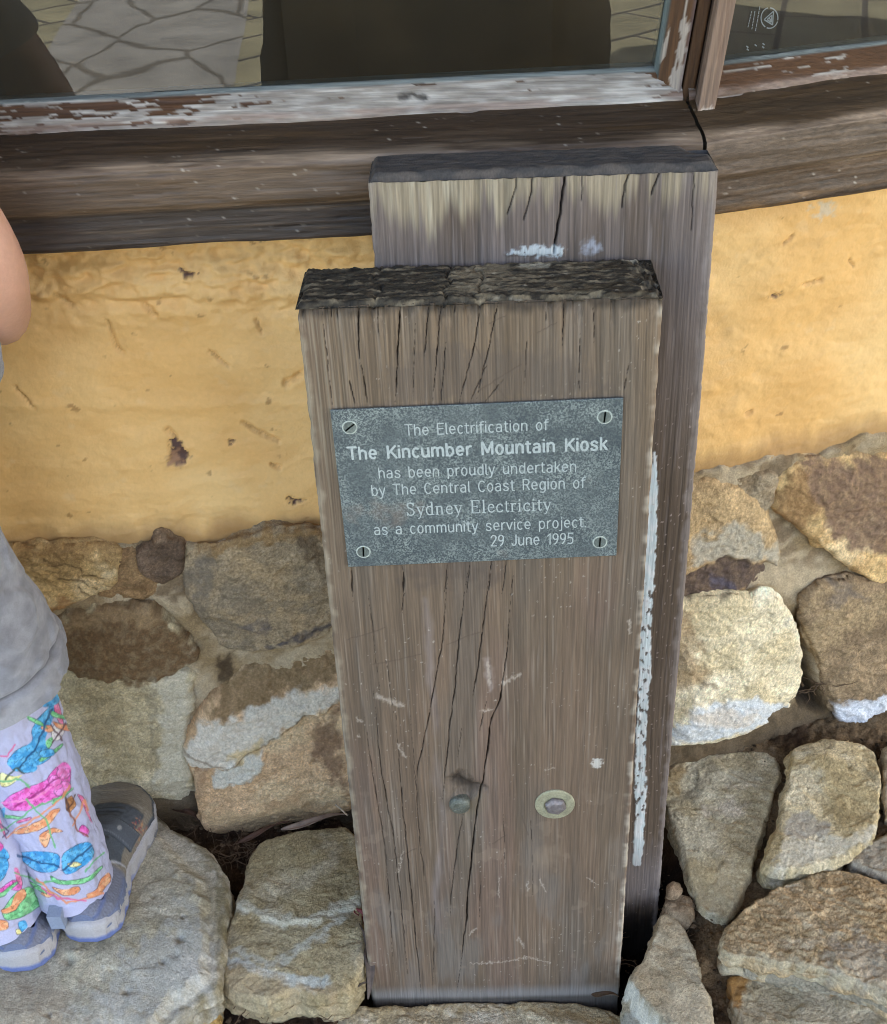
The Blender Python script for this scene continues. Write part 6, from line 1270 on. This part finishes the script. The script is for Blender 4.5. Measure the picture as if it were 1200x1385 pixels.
# ---- the photographer, standing back under the verandah edge, seen mirrored in the pane
ph = thing('person', (.22, -1.22, .03), 'adult in a dark coat mirrored as a dark shape in the left window pane', 'person')
J = {'pelvis': (.22, -1.22, .93, (.14, .10)), 'waist': (.22, -1.22, 1.08, (.125, .09)), 'chest': (.22, -1.22, 1.27, (.15, .10)), 'neckb': (.22, -1.22, 1.41, .07), 'neck': (.22, -1.21, 1.47, .052)}
E = [('pelvis', 'waist'), ('waist', 'chest'), ('chest', 'neckb'), ('neckb', 'neck')]
head_parts(J, E, 'neck', (.22, -1.185, 1.585), 1.05)
for sd_, sg_ in (('r', 1), ('l', -1)):
    x = .22+sg_*.10
    J['hip'+sd_] = (x, -1.22, .85, .085); J['knee'+sd_] = (x+.01*sg_, -1.20, .50, .058); J['calf'+sd_] = (x+.01*sg_, -1.225, .36, .054); J['ankle'+sd_] = (x+.015*sg_, -1.235, .11, .036); J['foot'+sd_] = (x+.03*sg_, -1.10, .065, .034)
    E += [('pelvis', 'hip'+sd_), ('hip'+sd_, 'knee'+sd_), ('knee'+sd_, 'calf'+sd_), ('calf'+sd_, 'ankle'+sd_), ('ankle'+sd_, 'foot'+sd_)]
    J['sh'+sd_] = (.22+sg_*.185, -1.22, 1.36, .058); J['el'+sd_] = (.22+sg_*.25, -1.15, 1.10, .045); J['fa'+sd_] = (.22+sg_*.20, -1.05, 1.08, .041); J['wr'+sd_] = (.122+sg_*.085, -.935, 1.085, .027)
    E += [('chest', 'sh'+sd_), ('sh'+sd_, 'el'+sd_), ('el'+sd_, 'fa'+sd_), ('fa'+sd_, 'wr'+sd_)]
    hand(J, E, 'wr'+sd_, None, (-sg_*.45, .75, .35), (0, -.4, .9), 1., -sg_)
skin_body('body', J, E, M_SKIN, ph); face_bits(ph, (.22, -1.185, 1.585), 1.05, (.05, .035, .025), .9)
M_COAT = plain('dark_coat', (.060, .042, .024), rough=.9, mott=((60, .2),), bump=((500, .0006),))
t, q = curve([(0, .22, -1.22, .40, .345, .20), (.25, .22, -1.22, .62, .325, .185), (.4, .22, -1.22, .86, .275, .165), (.55, .22, -1.22, 1.05, .20, .14), (.75, .22, -1.22, 1.25, .185, .13), (.9, .22, -1.22, 1.39, .165, .105), (1, .22, -1.215, 1.45, .07, .068)], 120)
P, F, c = loft('coat', q[:, :3], q[:, 3], q[:, 4], None, None, 110, None, lambda A, I: .008*fbm(np.cos(A)*1.5, np.sin(A)*1.5, q[I, 2]*7, 3))
coat = mk('coat', P, F, M_COAT, ph)
for sg_ in (1, -1):
    J2 = {'a': (.22+sg_*.12, -1.22, 1.34, .075), 'b': (.22+sg_*.19, -1.22, 1.35, .075), 'c': (.22+sg_*.252, -1.15, 1.10, .062), 'd': (.22+sg_*.20, -1.05, 1.08, .054), 'e': (.122+sg_*.115, -.965, 1.083, .042)}
    o = skin_body('sleeve', J2, [('a', 'b'), ('b', 'c'), ('c', 'd'), ('d', 'e')], M_COAT, ph); o.parent = coat
M_TRO = plain('dark_trousers', (.035, .034, .038), rough=.9, mott=((60, .2),), bump=((500, .0006),))
M_BOOT = plain('brown_shoe', (.05, .03, .02), rough=.5)
for sg_ in (1, -1):
    x = .22+sg_*.105; t, q2 = curve([(0, x+.01*sg_, -1.235, .07, .058, .06), (.5, x+.01*sg_, -1.21, .45, .075, .08), (1, x-.01*sg_, -1.22, .92, .105, .115)], 60)
    P, F, c = loft('trouser_leg', q2[:, :3], q2[:, 3], q2[:, 4], None, None, 60, None, lambda A, I: .004*fbm(np.cos(A)*2, np.sin(A)*2, q2[I, 2]*14, 3)); mk('trouser_leg', P, F, M_TRO, ph)
    J2 = {'h': (x+.012*sg_, -1.255, .072, .042), 'm': (x+.022*sg_, -1.15, .068, .040), 't': (x+.034*sg_, -1.045, .060, .034)}
    skin_body('shoe', J2, [('h', 'm'), ('m', 't')], M_BOOT, ph)
